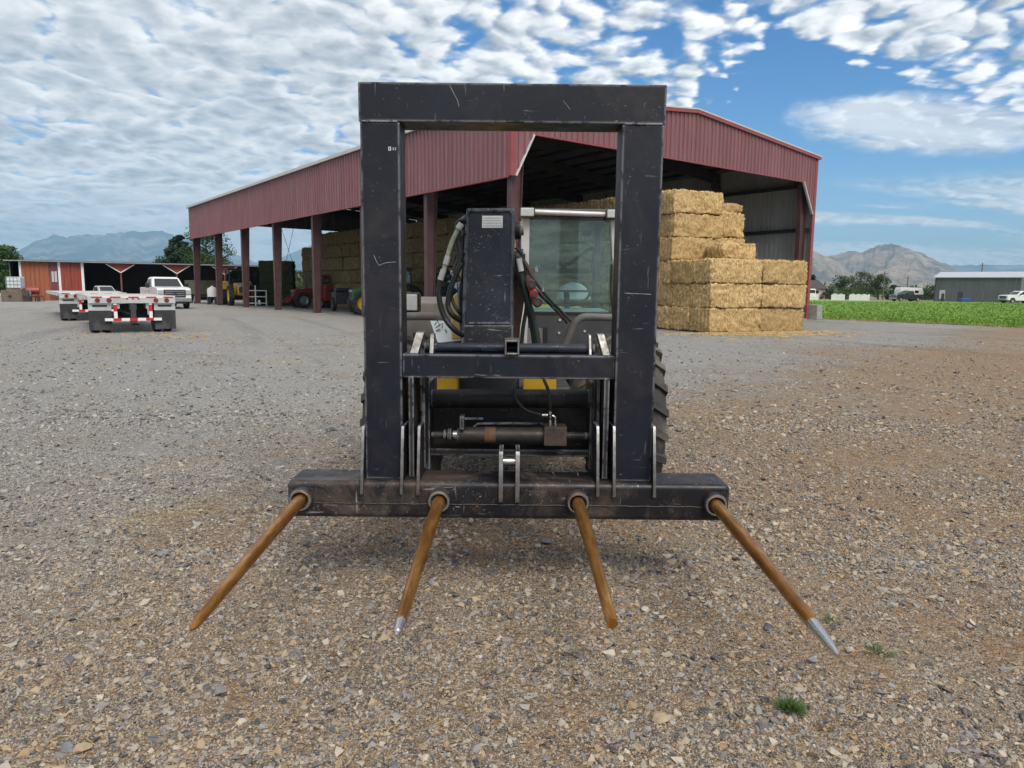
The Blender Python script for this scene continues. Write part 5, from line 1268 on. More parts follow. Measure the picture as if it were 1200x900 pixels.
def tractor(name, label, loc, rz, paint, rim, Rr=0.80, Rf=0.58, sc=1.0, roof=None, cat='tractor', fork=None, loader=None):
    r = empty(name, loc, rz, label, cat); r.scale = (sc, sc, sc)
    q = MB(); pr = [(-2.05, 0.85), (-2.0, 1.42), (-1.7, 1.52), (-0.2, 1.62), (-0.2, 0.75), (-1.9, 0.70)]
    q.prism([(-0.40, y, z) for y, z in pr], (0.80, 0, 0)); q.build('hood', paint, r, bevel=0.06, fix=True)
    q = MB(); q.box((0, -2.04, 1.15), (0.62, 0.06, 0.48)); q.build('grille', M['ink'], r)
    q = MB(); q.bx(-0.35, 0.35, -0.3, 1.6, 0.55, 1.05); q.build('chassis', M['charcoal'], r)
    for s in (-1, 1):
        q = MB(); q.box((s*0.28, -2.06, 1.36), (0.16, 0.06, 0.12)); q.build('headlight', M['plastic_lens'], r)
        q = MB(); pts = [(Rr+0.10)*1.0]; P = []
        for k in range(9):
            a = R_(20+k*17); P.append((s*0.62, 1.05+(Rr+0.09)*math.cos(a), Rr+(Rr+0.09)*math.sin(a)))
        for a_, b_ in zip(P[:-1], P[1:]): q.prism([Vector(a_), Vector(b_), Vector(b_)+Vector((0, 0, 0.05)), Vector(a_)+Vector((0, 0, 0.05))], (s*0.42, 0, 0))
        q.build('fender', paint, r)
        small_wheel(r, (s*0.86, 1.05, Rr), Rr, 0.46, s, rim, lugs=18)
        small_wheel(r, (s*0.80, -1.45, Rf), Rf, 0.36, s, rim, lugs=16)
        q = MB(); q.bar((s*0.75, -0.1, 2.2), (s*1.15, -0.2, 2.35), 0.03, 0.03); q.box((s*1.18, -0.2, 2.25), (0.18, 0.05, 0.36)); q.build('mirror', M['ink'], r)
    for x, y, dx in ((-0.66, -0.15, .06), (0.66, -0.15, -.06), (-0.70, 1.35, .06), (0.70, 1.35, -.06)):
        q = MB(); q.bar((x, y, 1.1), (x+dx, y+(0.12 if y < 0 else -0.05), 2.55), 0.07, 0.07); q.build('cab_post', M['ink'], r)
    q = MB(); q.bx(-0.74, 0.74, -0.15, 1.42, 2.52, 2.66); q.build('cab_roof', roof or paint, r, bevel=0.05)
    for pts in ([(-.62, -.10, 1.4), (.62, -.10, 1.4), (.57, -.02, 2.5), (-.57, -.02, 2.5)], [(-.66, 1.34, 1.4), (.66, 1.34, 1.4), (.61, 1.30, 2.5), (-.61, 1.30, 2.5)]):
        q = MB(); q.prism(pts, (0, .01, 0)); q.build('cab_window', M['clear_glass'], r)
    for s in (-1, 1):
        q = MB(); q.prism([(s*.67, -.1, 1.15), (s*.69, 1.3, 1.15), (s*.63, 1.28, 2.5), (s*.61, 0.0, 2.5)], (s*.01, 0, 0)); q.build('cab_window', M['clear_glass'], r)
    q = MB(); q.box((0, 0.75, 1.25), (0.5, 0.5, 0.15)); q.box((0, 1.0, 1.6), (0.48, 0.12, 0.65)); q.build('seat', M['seat'], r, bevel=0.04)
    q = MB(); q.tube([(0.25, -1.0, 1.5), (0.25, -1.0, 2.35)], 0.045, 8); q.build('exhaust_pipe', M['ink'], r)
    if loader:
        for s in (-1, 1):
            q = MB(); q.bar((s*0.52, 0.0, 1.5), (s*0.52, -2.0, 1.0), 0.10, 0.18); q.bar((s*0.52, -2.0, 1.0), (s*0.52, -2.7, 0.45), 0.10, 0.16); q.build('loader_arm', loader, r)
    return r
tractor('loader_tractor', 'yellow loader with a glass cab parked at the far end of the barn', onground(275, 358) + Vector((-0.2, 1.5, 0)), heading(0.50, -0.86), M['yellow'], M['rim_yellow'], 0.80, 0.70, 1.12, M['ink'], 'loader')
tractor('tractor', 'red tractor with a small cab parked inside the barn beside the hay', onground(364, 361) + Vector((0.3, 0.9, 0)), heading(-0.82, -0.55), M['red_paint'], M['rim_grey'], 0.72, 0.62, 0.92, M['red_paint'], loader=M['red_paint'])
c = bp(16.0, 2.2, 0)
tractor('tractor', 'green tractor with yellow wheel rims standing behind the left upright', onground(414, 369) + Vector((1.75, 0.85, 0)), heading(-0.93, -0.37), M['green_paint'], M['rim_yellow'], 0.86, 0.66, 1.0, M['ink'])
tractor('tractor', 'blue tractor inside the barn, glimpsed left of the boom', at(547, 352, 38.5)*1 + Vector((0, 0, 0)), heading(0.55, -0.83), M['blue_paint'], M['rim_grey'], 0.80, 0.6, 0.95, M['white'])
COL.objects[-1]
for o in COL.objects:
    if o.get('label', '').startswith('blue tractor'): o.location.z = 0.0
# red implement body beside the red tractor
r = empty('red_implement', onground(384, 361) + Vector((0.2, 0.3, 0)), heading(0.5, -0.85), 'boxy red farm implement on small wheels beside the red tractor', 'implement')
q = MB(); q.prism([(-0.65, -0.5, 0.55), (0.65, -0.5, 0.55), (0.65, -0.5, 1.75), (-0.55, -0.5, 1.75)], (0, 1.6, 0.1)); q.build('hopper', M['red_paint'], r, bevel=0.03, fix=True)
q = MB(); q.bx(-0.5, 0.5, -0.54, -0.505, 1.25, 1.40); q.build('stripe', M['ink'], r)
q = MB(); q.tube([(0.1, 0.2, 1.8), (0.1, 0.2, 2.15)], 0.06, 8); q.box((0.1, 0.2, 2.2), (0.3, 0.3, 0.1)); q.build('filler_cap', M['ink'], r)
for s in (-1, 1): small_wheel(r, (s*0.55, 0.3, 0.36), 0.36, 0.22, s, M['rim_grey'])
q = MB(); q.bar((0, -0.5, 0.6), (0, -1.6, 0.5), 0.1, 0.1); q.build('drawbar', M['red_paint'], r)
# dark implement right of it
r = empty('dark_implement', onground(400, 365) + Vector((0.1, 0.4, 0)), heading(0.4, -0.9), 'low black farm implement between the red one and the yellow-rimmed wheel', 'implement')
q = MB(); q.bx(-0.6, 0.6, -0.2, 1.2, 0.5, 1.25); q.build('housing', M['charcoal'], r, bevel=0.06)
q = MB(); q.bx(-0.5, 0.5, 0.1, 0.9, 1.255, 1.5); q.build('cover', M['ink'], r, bevel=0.08)
for s in (-1, 1): small_wheel(r, (s*0.6, 0.4, 0.45), 0.45, 0.26, s, M['charcoal'])
# white tube gate attachment
r = empty('tube_gate', onground(300, 359) + Vector((0, 0.1, 0)), R_(18), 'white tubular gate-like fork attachment leaning in front of the green hay', 'attachment')
for x in (-0.80, -0.05, 0.75):
    q = MB(); q.bar((x, 0, 0.02), (x, 0.25, 1.62 if x < 0.5 else 1.25), 0.085, 0.085); q.build('upright_tube', M['white'], r)
for z in (0.25, 0.75, 1.22):
    q = MB(); q.bar((-0.84, z*0.155-0.05, z), (0.79, z*0.155-0.05, z), 0.07, 0.07); q.build('cross_tube', M['white'], r)
# tall stack of old tyres
rg = random.Random(4)
for k in range(8):
    q = MB(); Rt, h_ = 0.44+rg.uniform(-.02, .03), 0.155
    q.lathe([(Rt*.55, -h_*.7), (Rt*.8, -h_), (Rt*.97, -h_*.8), (Rt, 0), (Rt*.97, h_*.8), (Rt*.8, h_), (Rt*.55, h_*.7), (Rt*.6, 0), (Rt*.55, -h_*.7)], (0, 0, 0), 'Z', 24)
    for j in range(20):
        a = 2*math.pi*j/20; q.box((Rt*math.cos(a), Rt*math.sin(a), 0), (0.04, 0.05, h_*1.5), rot=Matrix.Rotation(a, 3, 'Z'))
    o = q.build('old_tyre', M['rubber'], None, smooth=35, fix=True)
    c = at(516, 340, 36.6); o.location = (c.x+rg.uniform(-.05, .05), c.y+rg.uniform(-.05, .05), 0.17+k*0.315); o.rotation_euler = (0, 0, k*1.1)
    tag(o, f'{("bottom", "second", "third", "fourth", "fifth", "sixth", "seventh", "topmost")[k]} old tyre of the tall tyre stack inside the barn', 'tyre', 'old tyres stacked inside the barn')

# ------------------------------------------------------------------ the long red shed on the left
SD0 = Vector((-46.9, 66.9, 0)); SDv = Vector((0.877, 0.48, 0)).normalized(); SDn = Vector((-SDv.y, SDv.x, 0))
def sdx(px):
    """distance along the shed front for a spot measured in the photograph"""
    d = CF + CR*((px-600)/F_PX) - CU*((335-450)/F_PX)
    k = (SD0.dot(SDn))/(d.x*SDn.x + d.y*SDn.y); p = d*k
    return (Vector((p.x, p.y, 0))-SD0).dot(SDv)
def sd(s, n, z): return SD0 + SDv*s + SDn*n + Vector((0, 0, z))
shed = empty('red_shed', SD0, 0, 'long low red metal shed with white trim and dark open bays', 'shed', world=True)
ZR = 3.72
def spanel(px0, px1, m_, zb=0.02, zt=ZR-0.12, n=0.0, nm='siding_panel', step=0.92):
    s0, s1 = sdx(px0), sdx(px1); k = max(1, round((s1-s0)/step))
    for i in range(k):
        a, b_ = s0+(s1-s0)*i/k, s0+(s1-s0)*(i+1)/k
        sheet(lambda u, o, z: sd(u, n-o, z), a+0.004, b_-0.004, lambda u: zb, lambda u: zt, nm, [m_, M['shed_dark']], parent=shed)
spanel(26.0, 58.5, M['shed_orange']); spanel(58.5, 69.5, M['shed_maroon'], n=0.02); spanel(72, 96.5, M['shed_red'])
for px in (63.0, 66.5):
    a = sdx(px-1.6); b_ = sdx(px+1.2); q = MB(); q.prism([sd(a, -0.06, 1.75), sd(b_, -0.06, 1.75), sd(b_, -0.06, 2.75), sd(a, -0.06, 2.75)], SDn*0.04); q.build('window', M['plastic_lens'], shed)
def spost(px, w, m_, zt=ZR-0.1, n=-0.06, d=0.16):
    s = sdx(px); q = MB(); q.prism([sd(s-w/2, n, 0), sd(s+w/2, n, 0), sd(s+w/2, n, zt), sd(s-w/2, n, zt)], SDn*d); return q.build('post', m_, shed)
spost(25, 0.17, M['white']); spost(70.7, 0.20, M['white']); spost(97.8, 0.22, M['white'])
send = sdx(330)
for px in (142.5, 208, 264, 318):
    s = sdx(px); spost(px, 0.14, M['shed_maroon'], n=0.0)
    w = 1.25
    q = MB(); q.prism([sd(s-w, -0.03, ZR-0.14), sd(s, -0.03, ZR-0.95), sd(s+w, -0.03, ZR-0.14)], SDn*0.05); g = q.build('bay_corner_panel', M['shed_red'], shed)
    for sg in (-1, 1):
        q = MB(); q.bar(sd(s+sg*w, -0.07, ZR-0.16), sd(s, -0.07, ZR-0.98), 0.06, 0.09); q.build('white_trim', M['white'], g)
spost(331, 0.2, M['white'])
q = MB(); q.prism([sd(-0.35, -0.5, ZR-0.06), sd(-0.35, 9.0, ZR+0.10), sd(-0.35, 9.0, ZR+0.18), sd(-0.35, -0.5, ZR)], SDv*(send+0.7)); q.build('roof', M['roof_white'], shed, fix=True)
q = MB(); q.prism([sd(-0.36, -0.56, ZR-0.08), sd(send+0.36, -0.56, ZR-0.08), sd(send+0.36, -0.56, ZR+0.01), sd(-0.36, -0.56, ZR+0.01)], SDn*0.05); q.build('roof_edge', M['rim_grey'], shed)
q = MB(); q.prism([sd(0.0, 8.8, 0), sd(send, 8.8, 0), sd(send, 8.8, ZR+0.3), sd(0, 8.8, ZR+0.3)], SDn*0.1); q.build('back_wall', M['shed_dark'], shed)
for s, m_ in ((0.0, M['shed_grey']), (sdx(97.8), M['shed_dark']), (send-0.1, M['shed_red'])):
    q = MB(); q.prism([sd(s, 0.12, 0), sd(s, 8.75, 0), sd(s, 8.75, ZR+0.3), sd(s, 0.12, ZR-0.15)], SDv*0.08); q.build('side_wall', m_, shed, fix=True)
q = MB(); q.prism([sd(-0.05, 3.0, 1.9), sd(-0.05, 4.2, 1.9), sd(-0.05, 4.2, 2.9), sd(-0.05, 3.0, 2.9)], SDv*0.04); q.build('window', M['plastic_lens'], shed)

# clutter in front of the shed
def tote(loc, rz, label):
    r = empty('liquid_tote', loc, rz, label, 'tote tank')
    q = MB(); q.bx(-.55, .55, -.5, .5, .16, 1.15); q.build('tank', M['white_plate'], r, bevel=.08)
    q = MB()
    for x in (-.57, -.28, 0, .28, .57):
        q.bar((x, -.54, .14), (x, -.54, 1.18), .03, .03); 
    for z in (.2, .5, .8, 1.15): q.bar((-.58, -.54, z), (.58, -.54, z), .03, .03); q.bar((-.58, .54, z), (.58, .54, z), .03, .03)
    q.build('cage', M['rim_grey'], r)
    q = MB(); q.bx(-.58, .58, -.54, .54, 0, .13); q.build('pallet', M['wood'], r)
    return r
c = far(43, 65.5); tote((c.x, c.y-2.6, 1.0), 0.3, 'white caged liquid tote raised on timber in front of the orange wall')
q = MB(); q.bx(c.x-0.9, c.x+0.9, c.y-3.3, c.y-1.9, 0, 0.98); o = q.build('timber_stack', M['wood'], bevel=0.03); tag(o, 'brown timber stack under the raised white tote', 'timber stack')
c = far(22.5, 64); q = MB(); q.box((c.x, c.y, 0.55), (1.25, 1.1, 1.1)); o = q.build('storage_bin', M['white'], bevel=0.05); tag(o, 'square white bin standing at the left corner of the red shed', 'bin')
c = far(3, 66); r = empty('utility_trailer', (c.x, c.y-3, 0), 0.4, 'small white utility trailer under the tree at the left edge', 'trailer')
q = MB(); q.bx(-1.2, 1.2, -.8, .8, .55, 1.25); q.build('box', M['white'], r, bevel=.04)
for s in (-1, 1): small_wheel(r, (s*.9, 0, .33), .33, .2, s, M['rim_grey'])
q = MB(); q.bar((0, -.8, .5), (0, -1.9, .45), .1, .1); q.build('drawbar', M['charcoal'], r)
rg = random.Random(2)
for px, w, h_, lb in ((34, 1.5, 0.9, 'dark rusty disc harrow in front of the orange wall, left one'), (55, 1.9, 1.0, 'dark folded cultivator in front of the maroon wall')):
    c = far(px, 65.5); r = empty('farm_implement', (c.x, c.y-2.2, 0), 0.5, lb, 'implement')
    q = MB()
    for k in range(3): q.bar((-w/2, -.4+k*.4, .45), (w/2, -.4+k*.4, .45), .1, .1)
    q.bar((-w*.3, -.5, .45), (0, -1.4, .5), .1, .1); q.bar((w*.3, -.5, .45), (0, -1.4, .5), .1, .1); q.bar((0, -.2, .5), (0, .1, h_), .1, .1)
    q.build('frame', M['charcoal'], r)
    for k in range(7):
        q = MB(); x = -w/2+w*k/6; q.tube([(x-.02, .35, .28), (x+.02, .35, .28)], .28, 14); q.build('disc', M['brown_metal'], r)
c = far(68, 67.5); r = empty('fuel_tank', (c.x, c.y-3.5, 0), 0.5, 'red fuel tank on a stand in front of the red wall', 'fuel tank')
q = MB(); q.tube([(-.5, 0, .95), (.5, 0, .95)], .34, 16); q.build('tank', M['red_paint'], r, smooth=40)
for x in (-.36, .36):
    q = MB(); q.bx(x-.06, x+.06, -.3, .3, 0, .7); q.build('stand', M['red_paint'], r)
# olive wagon and white tank right of the pickup
c = onground(231, 356); r = empty('grain_wagon', (c.x-0.5, c.y+2.5, 0), heading(.55, -.83), 'olive drab box wagon beside the first barn columns', 'wagon')
q = MB(); q.prism([(-1.0, -1.6, .8), (1.0, -1.6, .8), (1.25, -1.6, 2.0), (-1.25, -1.6, 2.0)], (0, 3.4, 0)); q.build('box', M['olive'], r, bevel=.03, fix=True)
for x in (-.8, 0, .8):
    q = MB(); q.bx(x-.05, x+.05, -1.67, -1.605, .8, 2.0); q.build('rib', M['olive'], r)
for s in (-1, 1):
    for y in (-1.1, 1.2): small_wheel(r, (s*.85, y, .42), .42, .25, s, M['rim_grey'])
q = MB(); q.bx(-.7, .7, -1.5, 1.7, .55, .8); q.build('chassis', M['charcoal'], r)
c = onground(243.5, 357); r = empty('white_tank', (c.x, c.y+1.0, 0), 0, 'small white tank on a stand between the first two barn columns', 'tank')
q = MB(); q.lathe([(0.01, 0.6), (.40, .64), (.42, 1.15), (.36, 1.35), (.12, 1.45), (.10, 1.55), (.01, 1.55)], (0, 0, 0), 'Z', 18); q.build('vessel', M['white'], r, smooth=40, fix=True)
for x in (-.3, .3):
    q = MB(); q.bx(x-.04, x+.04, -.3, .3, 0, .62); q.build('stand', M['charcoal'], r)

# ------------------------------------------------------------------ right background
gs0, gs1 = far(1094.5, 132), far(1195, 124)
gv = (gs1-gs0).normalized(); gn = Vector((-gv.y, gv.x, 0)); gl = (gs1-gs0).length
grey = empty('grey_shed', gs0, 0, 'long grey metal shed with a pale roof beyond the field', 'shed', world=True)
def gp(s, n, z): return gs0 + gv*s + gn*n + Vector((0, 0, z))
HG = 4.35
k = 18
for i in range(k):
    a, b_ = gl*i/k, gl*(i+1)/k
    sheet(lambda u, o, z: gp(u, -o, z), a+.004, b_-.004, lambda u: 0.0, lambda u: HG, 'siding_panel', [M['shed_grey'], M['shed_dark']], parent=grey)
q = MB(); q.prism([gp(0, .1, 0), gp(0, 14, 0), gp(0, 14, HG), gp(0, 7, HG+1.0), gp(0, .1, HG)], gv*.1); q.build('end_wall', M['shed_grey'], grey, fix=True)
q = MB(); q.prism([gp(gl-.1, .1, 0), gp(gl-.1, 14, 0), gp(gl-.1, 14, HG), gp(gl-.1, 7, HG+1.0), gp(gl-.1, .1, HG)], gv*.1); q.build('end_wall', M['shed_grey'], grey, fix=True)
q = MB(); q.prism([gp(-.3, -.4, HG-.03), gp(-.3, 7, HG+1.05), gp(-.3, 14.4, HG-.03), gp(-.3, 14.4, HG+.12), gp(-.3, 7, HG+1.2), gp(-.3, -.4, HG+.12)], gv*(gl+.6)); q.build('roof', M['roof_white'], grey, fix=True)
q = MB(); q.prism([gp(-.05, -.12, 0), gp(.08, -.12, 0), gp(.08, -.12, HG), gp(-.05, -.12, HG)], gn*.1); q.build('corner_trim', M['charcoal'], grey)
q = MB(); q.prism([gp(.8, -.09, .5), gp(1.7, -.09, .5), gp(1.7, -.09, 2.1), gp(.8, -.09, 2.1)], gn*.06); q.build('doorway_daylight', M['plastic_lens'], grey)  # solid pale panel: daylight seen through the opening, put in as colour
q = MB(); q.prism([gp(1.15, -.12, .2), gp(1.6, -.12, .2), gp(1.6, -.12, 1.5), gp(1.15, -.12, 1.5)], gn*.03); q.build('door_leaf', M['ink'], grey)
q = MB(); q.prism([gp(3.7, -.09, 0.05), gp(4.5, -.09, 0.05), gp(4.5, -.09, 1.8), gp(3.7, -.09, 1.8)], gn*.06); q.build('door', M['ink'], grey)
c = far(1130.5, 124); q = MB(); q.box((c.x, c.y, .40), (1.7, 1.0, .6)); o = q.build('blue_bin', M['blue_paint'], bevel=.06); tag(o, 'low blue bin on the grass before the grey shed', 'bin')
for px, w in ((953, 1.8), (982, 2.4), (1007, 3.6)):
    c = far(px, 127); r = empty('picket_fence', c, 0.03, {953: 'short white picket fence panel nearest the barn corner', 982: 'middle white picket fence panel beyond the field', 1007: 'longest white picket fence panel, left of the black pickup'}[px], 'fence', 'white picket fence panels beyond the field')
    for z in (.35, .85):
        q = MB(); q.bx(-w/2, w/2, .03, .08, z, z+.10); q.build('rail', M['white'], r)
    n = int(w/.18)
    for i in range(n):
        x = -w/2+.05+(w-.1)*i/(n-1); hh = 1.05+.18*abs(math.sin(i*.55)); q = MB(); q.prism([(x-.07, 0, .1), (x+.07, 0, .1), (x+.07, 0, hh), (x, 0, hh+.08), (x-.07, 0, hh)], (0, .028, 0)); q.build('picket', M['white'], r)
c = far(1064.5, 142); r = empty('travel_trailer', c, 0.05, 'white travel trailer parked behind the black pickup', 'travel trailer')
q = MB(); q.prism([(-2.3, -1.1, .6), (2.2, -1.1, .6), (2.35, -1.1, 1.6), (2.0, -1.1, 2.5), (-2.1, -1.1, 2.6), (-2.4, -1.1, 2.0)], (0, 2.2, 0)); q.build('body', M['white'], r, bevel=.08, fix=True)
for x in (-1.3, .9):
    q = MB(); q.bx(x-.4, x+.4, -1.125, -1.105, 1.5, 2.0); q.build('window', M['dark_glass'], r)
for x in (-.3, .5): small_wheel(r, (0, 0, 0), .35, .2, -1, M['rim_grey']); w = COL.objects[-1]
for ch in [o for o in r.children if o.name.startswith('wheel')]: bpy.data.objects.remove(ch.children[0]); [bpy.data.objects.remove(z) for z in list(ch.children)]; bpy.data.objects.remove(ch)
for x in (-.4, .45):
    q = MB(); q.lathe([(.2, -.1), (.36, -.1), (.36, .1), (.2, .1), (.02, -.05)], (x, -.95, .36), 'Y', 18); q.build('wheel', M['rubber'], r, fix=True)
# house with a dark roof
c = far(956, 150); r = empty('house', c, 0.25, 'small cream house with a dark gable roof behind the field, by the barn corner', 'house')
q = MB(); q.bx(-3, 2.2, 0, 6, 0, 2.3); q.build('wall', M['cream_wall'], r)
q = MB(); q.prism([(-3.4, -.4, 2.2), (-3.4, 6.4, 2.2), (-3.4, 3, 4.0)], (6.0, 0, 0)); q.build('roof', M['roof_dark'], r, fix=True)
q = MB(); q.bx(-.6, .6, -.03, 0.0, .9, 1.8); q.build('window', M['dark_glass'], r)
for px, Y, ytop, lb in ((1034.5, 150, 318, 'thin wooden utility pole rising behind the trees'), (1062, 152, 323, 'short wooden utility pole above the white travel trailer'), (1147.5, 158, 308, 'wooden utility pole standing behind the grey shed')):
    c = far(px, Y); zt = at(px, ytop, Y).z
    r = empty('utility_pole', c, 0.3, lb, 'utility pole', 'utility poles on the right')
    q = MB(); q.tube([(0, 0, 0), (0, 0, zt)], [.14, .10], 8); q.build('pole', M['wood'], r)
    q = MB(); q.box((0, 0, zt-.5), (1.6, .1, .12)); q.build('crossarm', M['wood'], r)
    q = MB()
    for x in (-.7, .7): q.tube([(x, 0, zt-.44), (x, 0, zt-.28)], .04, 6)
    q.build('insulators', M['plastic_lens'], r)
# silver oblong things (sheep wagons of the yard) beyond the fence
c = far(950, 133); q = MB(); q.prism([(c.x-.9, c.y, .5), (c.x+1.0, c.y, .5), (c.x+.9, c.y, 2.1), (c.x-.9, c.y, 2.1)], (0, 2.5, 0)); o = q.build('white_van', M['white'], bevel=.15); tag(o, 'small white van half hidden behind the barn corner', 'van')
q = MB(); q.bx(c.x-.75, c.x+.75, c.y-.02, c.y-.005, 1.3, 1.9); q.build('windshield', M['dark_glass'], o)
q = MB()
for s in (-.65, .65): q.tube([(c.x+s, c.y+.2, .33), (c.x+s+.2, c.y+.2, .33)], .33, 12)
q.build('wheels', M['rubber'], o)
# ------------------------------------------------------------------ trees and plants
def leaf_mat(name, a, b_, c_):
    m, t, bs = new_mat(name)
    pos = t.new('ShaderNodeNewGeometry').outputs['Position']
    c = t.ramp(t.noise(pos, 1.1, 5.0, 0.7), [(0.3, a), (0.52, b_), (0.72, c_)])
    t.put(bs.inputs['Base Color'], c); bs.inputs['Roughness'].default_value = 0.6; bs.inputs['Specular IOR Level'].default_value = 0.3
    bs.inputs['Transmission Weight'].default_value = 0.0
    M[name] = m
leaf_mat('broadleaf', (0.022, 0.050, 0.012), (0.045, 0.092, 0.020), (0.085, 0.135, 0.035))
leaf_mat('conifer', (0.012, 0.030, 0.018), (0.025, 0.052, 0.028), (0.045, 0.080, 0.042))
leaf_mat('dusty_leaf', (0.040, 0.060, 0.025), (0.075, 0.100, 0.042), (0.12, 0.145, 0.065))
def tree(name, label, base, H, W, mt, kind='broad', seed=0, n=2600, leaf=0.26, group=None, trunk_h=0.22):
    rg = random.Random(seed)
    r = empty(name, base, 0, label, 'tree' if kind != 'bush' else 'bush', group)
    q = MB(); tr = 0.035*H+0.04
    pts = [Vector((0, 0, -0.05))]; 
    for k in range(1, 6): pts.append(Vector((rg.uniform(-.03, .03)*H, rg.uniform(-.03, .03)*H, H*0.8*k/5)))
    q.tube(pts, [tr*(1-k*.17) for k in range(6)], 7)
    for k in range(9):
        a = rg.uniform(0, 6.28); z = H*rg.uniform(.25, .7); L_ = W*rg.uniform(.2, .42)
        p0 = Vector((0, 0, z)); q.tube([p0, p0+Vector((math.cos(a)*L_*.5, math.sin(a)*L_*.5, L_*.25)), p0+Vector((math.cos(a)*L_, math.sin(a)*L_, L_*.55))], [tr*.4, tr*.25, tr*.1], 5)
    q.build('trunk', M['bark'], r, smooth=60)
    q = MB(); cl = []
    nc = 52 if kind == 'broad' else (110 if kind == 'conifer' else 18)
    for k in range(nc):
        if kind == 'conifer':
            z = H*(0.10+0.9*rg.random()**1.15); rad = W*.5*(1.05-z/H)**0.85; a = rg.uniform(0, 6.28); rr = rad*rg.random()**.45
            cl.append((Vector((math.cos(a)*rr, math.sin(a)*rr, z)), max(.45, rad*.46), .65))
        else:
            z0 = trunk_h*H; u = rg.random(); z = z0+(H-z0)*u
            prof = math.sin(math.pi*min(1, max(0.02, (u*.86+.10))))**.6
            a = rg.uniform(0, 6.28); rr = W*.5*prof*rg.random()**.4*.82
            cl.append((Vector((math.cos(a)*rr, math.sin(a)*rr, min(z, H*.93))), W*rg.uniform(.11, .19), .75))
    for i in range(n):
        c, s, fl = cl[rg.randrange(nc)]
        d = Vector((rg.gauss(0, 1), rg.gauss(0, 1), rg.gauss(0, 1))).normalized()*s*(rg.random()**.4)
        d.z *= fl; p = c+d
        if p.z < 0.05: continue
        l = leaf*rg.uniform(.6, 1.3); u = Vector((rg.gauss(0, 1), rg.gauss(0, 1), rg.gauss(0, .6))).normalized(); v = u.orthogonal().normalized()
        v = Matrix.Rotation(rg.uniform(0, 6.28), 3, u) @ v
        if kind == 'conifer': u = (u+Vector((d.x, d.y, -.3))*0.8).normalized()
        q.add([p-u*l*.5, p+v*l*.3, p+u*l*.5, p-v*l*.3], [(0, 1, 2, 3)])
    q.build('crown', mt, r)
    return r
def tbase(px, Y): return far(px, Y)
def th(px, ytop, Y): return at(px, ytop, Y).z
tree('leafy_tree', 'dark bushy tree at the left edge beside the red shed', tbase(6, 84), th(6, 286, 84), 5.0, M['broadleaf'], seed=1, n=9000, leaf=.26, trunk_h=.14)
tree('conifer_tree', 'tall dark conifer behind the red shed, left of the barn', tbase(213, 98), th(213, 277, 98), 9.4, M['conifer'], 'conifer', 2, 17000, .36)
tree('leafy_tree', 'rounded green tree behind the first barn columns', tbase(246, 96), th(246, 268, 96), 8.0, M['broadleaf'], seed=3, n=8200, leaf=.28)
tree('leafy_tree', 'smaller green tree right of the conifer behind the barn columns', tbase(263, 104), th(262, 300, 104), 3.4, M['dusty_leaf'], seed=4, n=2200, leaf=.26)
tree('leafy_tree', 'pale green tree glimpsed through the barn beside the dark hay block', tbase(349, 120), th(348, 317, 120), 3.4, M['dusty_leaf'], seed=5, n=1600, leaf=.28)
for px, Y, yt, W, kd, mt, sd_, lb in (
    (990, 152, 325.5, 7.2, 'bush', 'broadleaf', 6, 'wide rounded dark green tree behind the white fence panels'),
    (1008, 162, 318.5, 6.4, 'broad', 'dusty_leaf', 7, 'tallest grey-green tree behind the wide rounded one'),
    (1029, 160, 322, 5.2, 'broad', 'broadleaf', 8, 'dark spreading tree left of the travel trailer'),
    (1046, 158, 335, 4.2, 'bush', 'broadleaf', 9, 'low dark bush just left of the travel trailer'),
    (1088, 160, 334, 6.0, 'bush', 'broadleaf', 10, 'low dark bush between travel trailer and grey shed'),
    (951, 158, 322, 3.4, 'conifer', 'conifer', 12, 'dark pointed tree beside the small house by the barn corner'),
    (968, 150, 338, 3.6, 'bush', 'dusty_leaf', 13, 'low pale shrub in front of the small house'),
    (1074, 165, 337, 4.5, 'bush', 'dusty_leaf', 14, 'pale low shrub right of the travel trailer')):
    tree('leafy_tree' if kd == 'broad' else ('bush' if kd == 'bush' else 'conifer_tree'), lb, tbase(px, Y), max(1.4, th(px, yt, Y)), W, M[mt], kd, sd_, 2400, .34, trunk_h=.08 if kd == 'bush' else .2)
# far tree belt along the foot of the hills
rg = random.Random(9); q = MB()
for i in range(9000):
    px = rg.choice([rg.uniform(-60, 30), rg.uniform(930, 1330), rg.uniform(250, 420)]); Y = rg.uniform(210, 420); p = far(px, Y)
    hgt = 2.0+3.2*max(0, mnoise.noise((px*.05, Y*.02, 3)))*2.0
    p.z = rg.random()**.8*hgt; l = rg.uniform(.4, 1.0)
    u = Vector((rg.gauss(0, 1), rg.gauss(0, 1), rg.gauss(0, 1))).normalized(); v = u.orthogonal()
    q.add([p-u*l, p+v*l*.7, p+u*l, p-v*l*.7], [(0, 1, 2, 3)])
o = q.build('distant_tree_belt', M['broadleaf']); tag(o, 'far belt of trees and scrub along the foot of the hills', 'trees', kind='stuff')
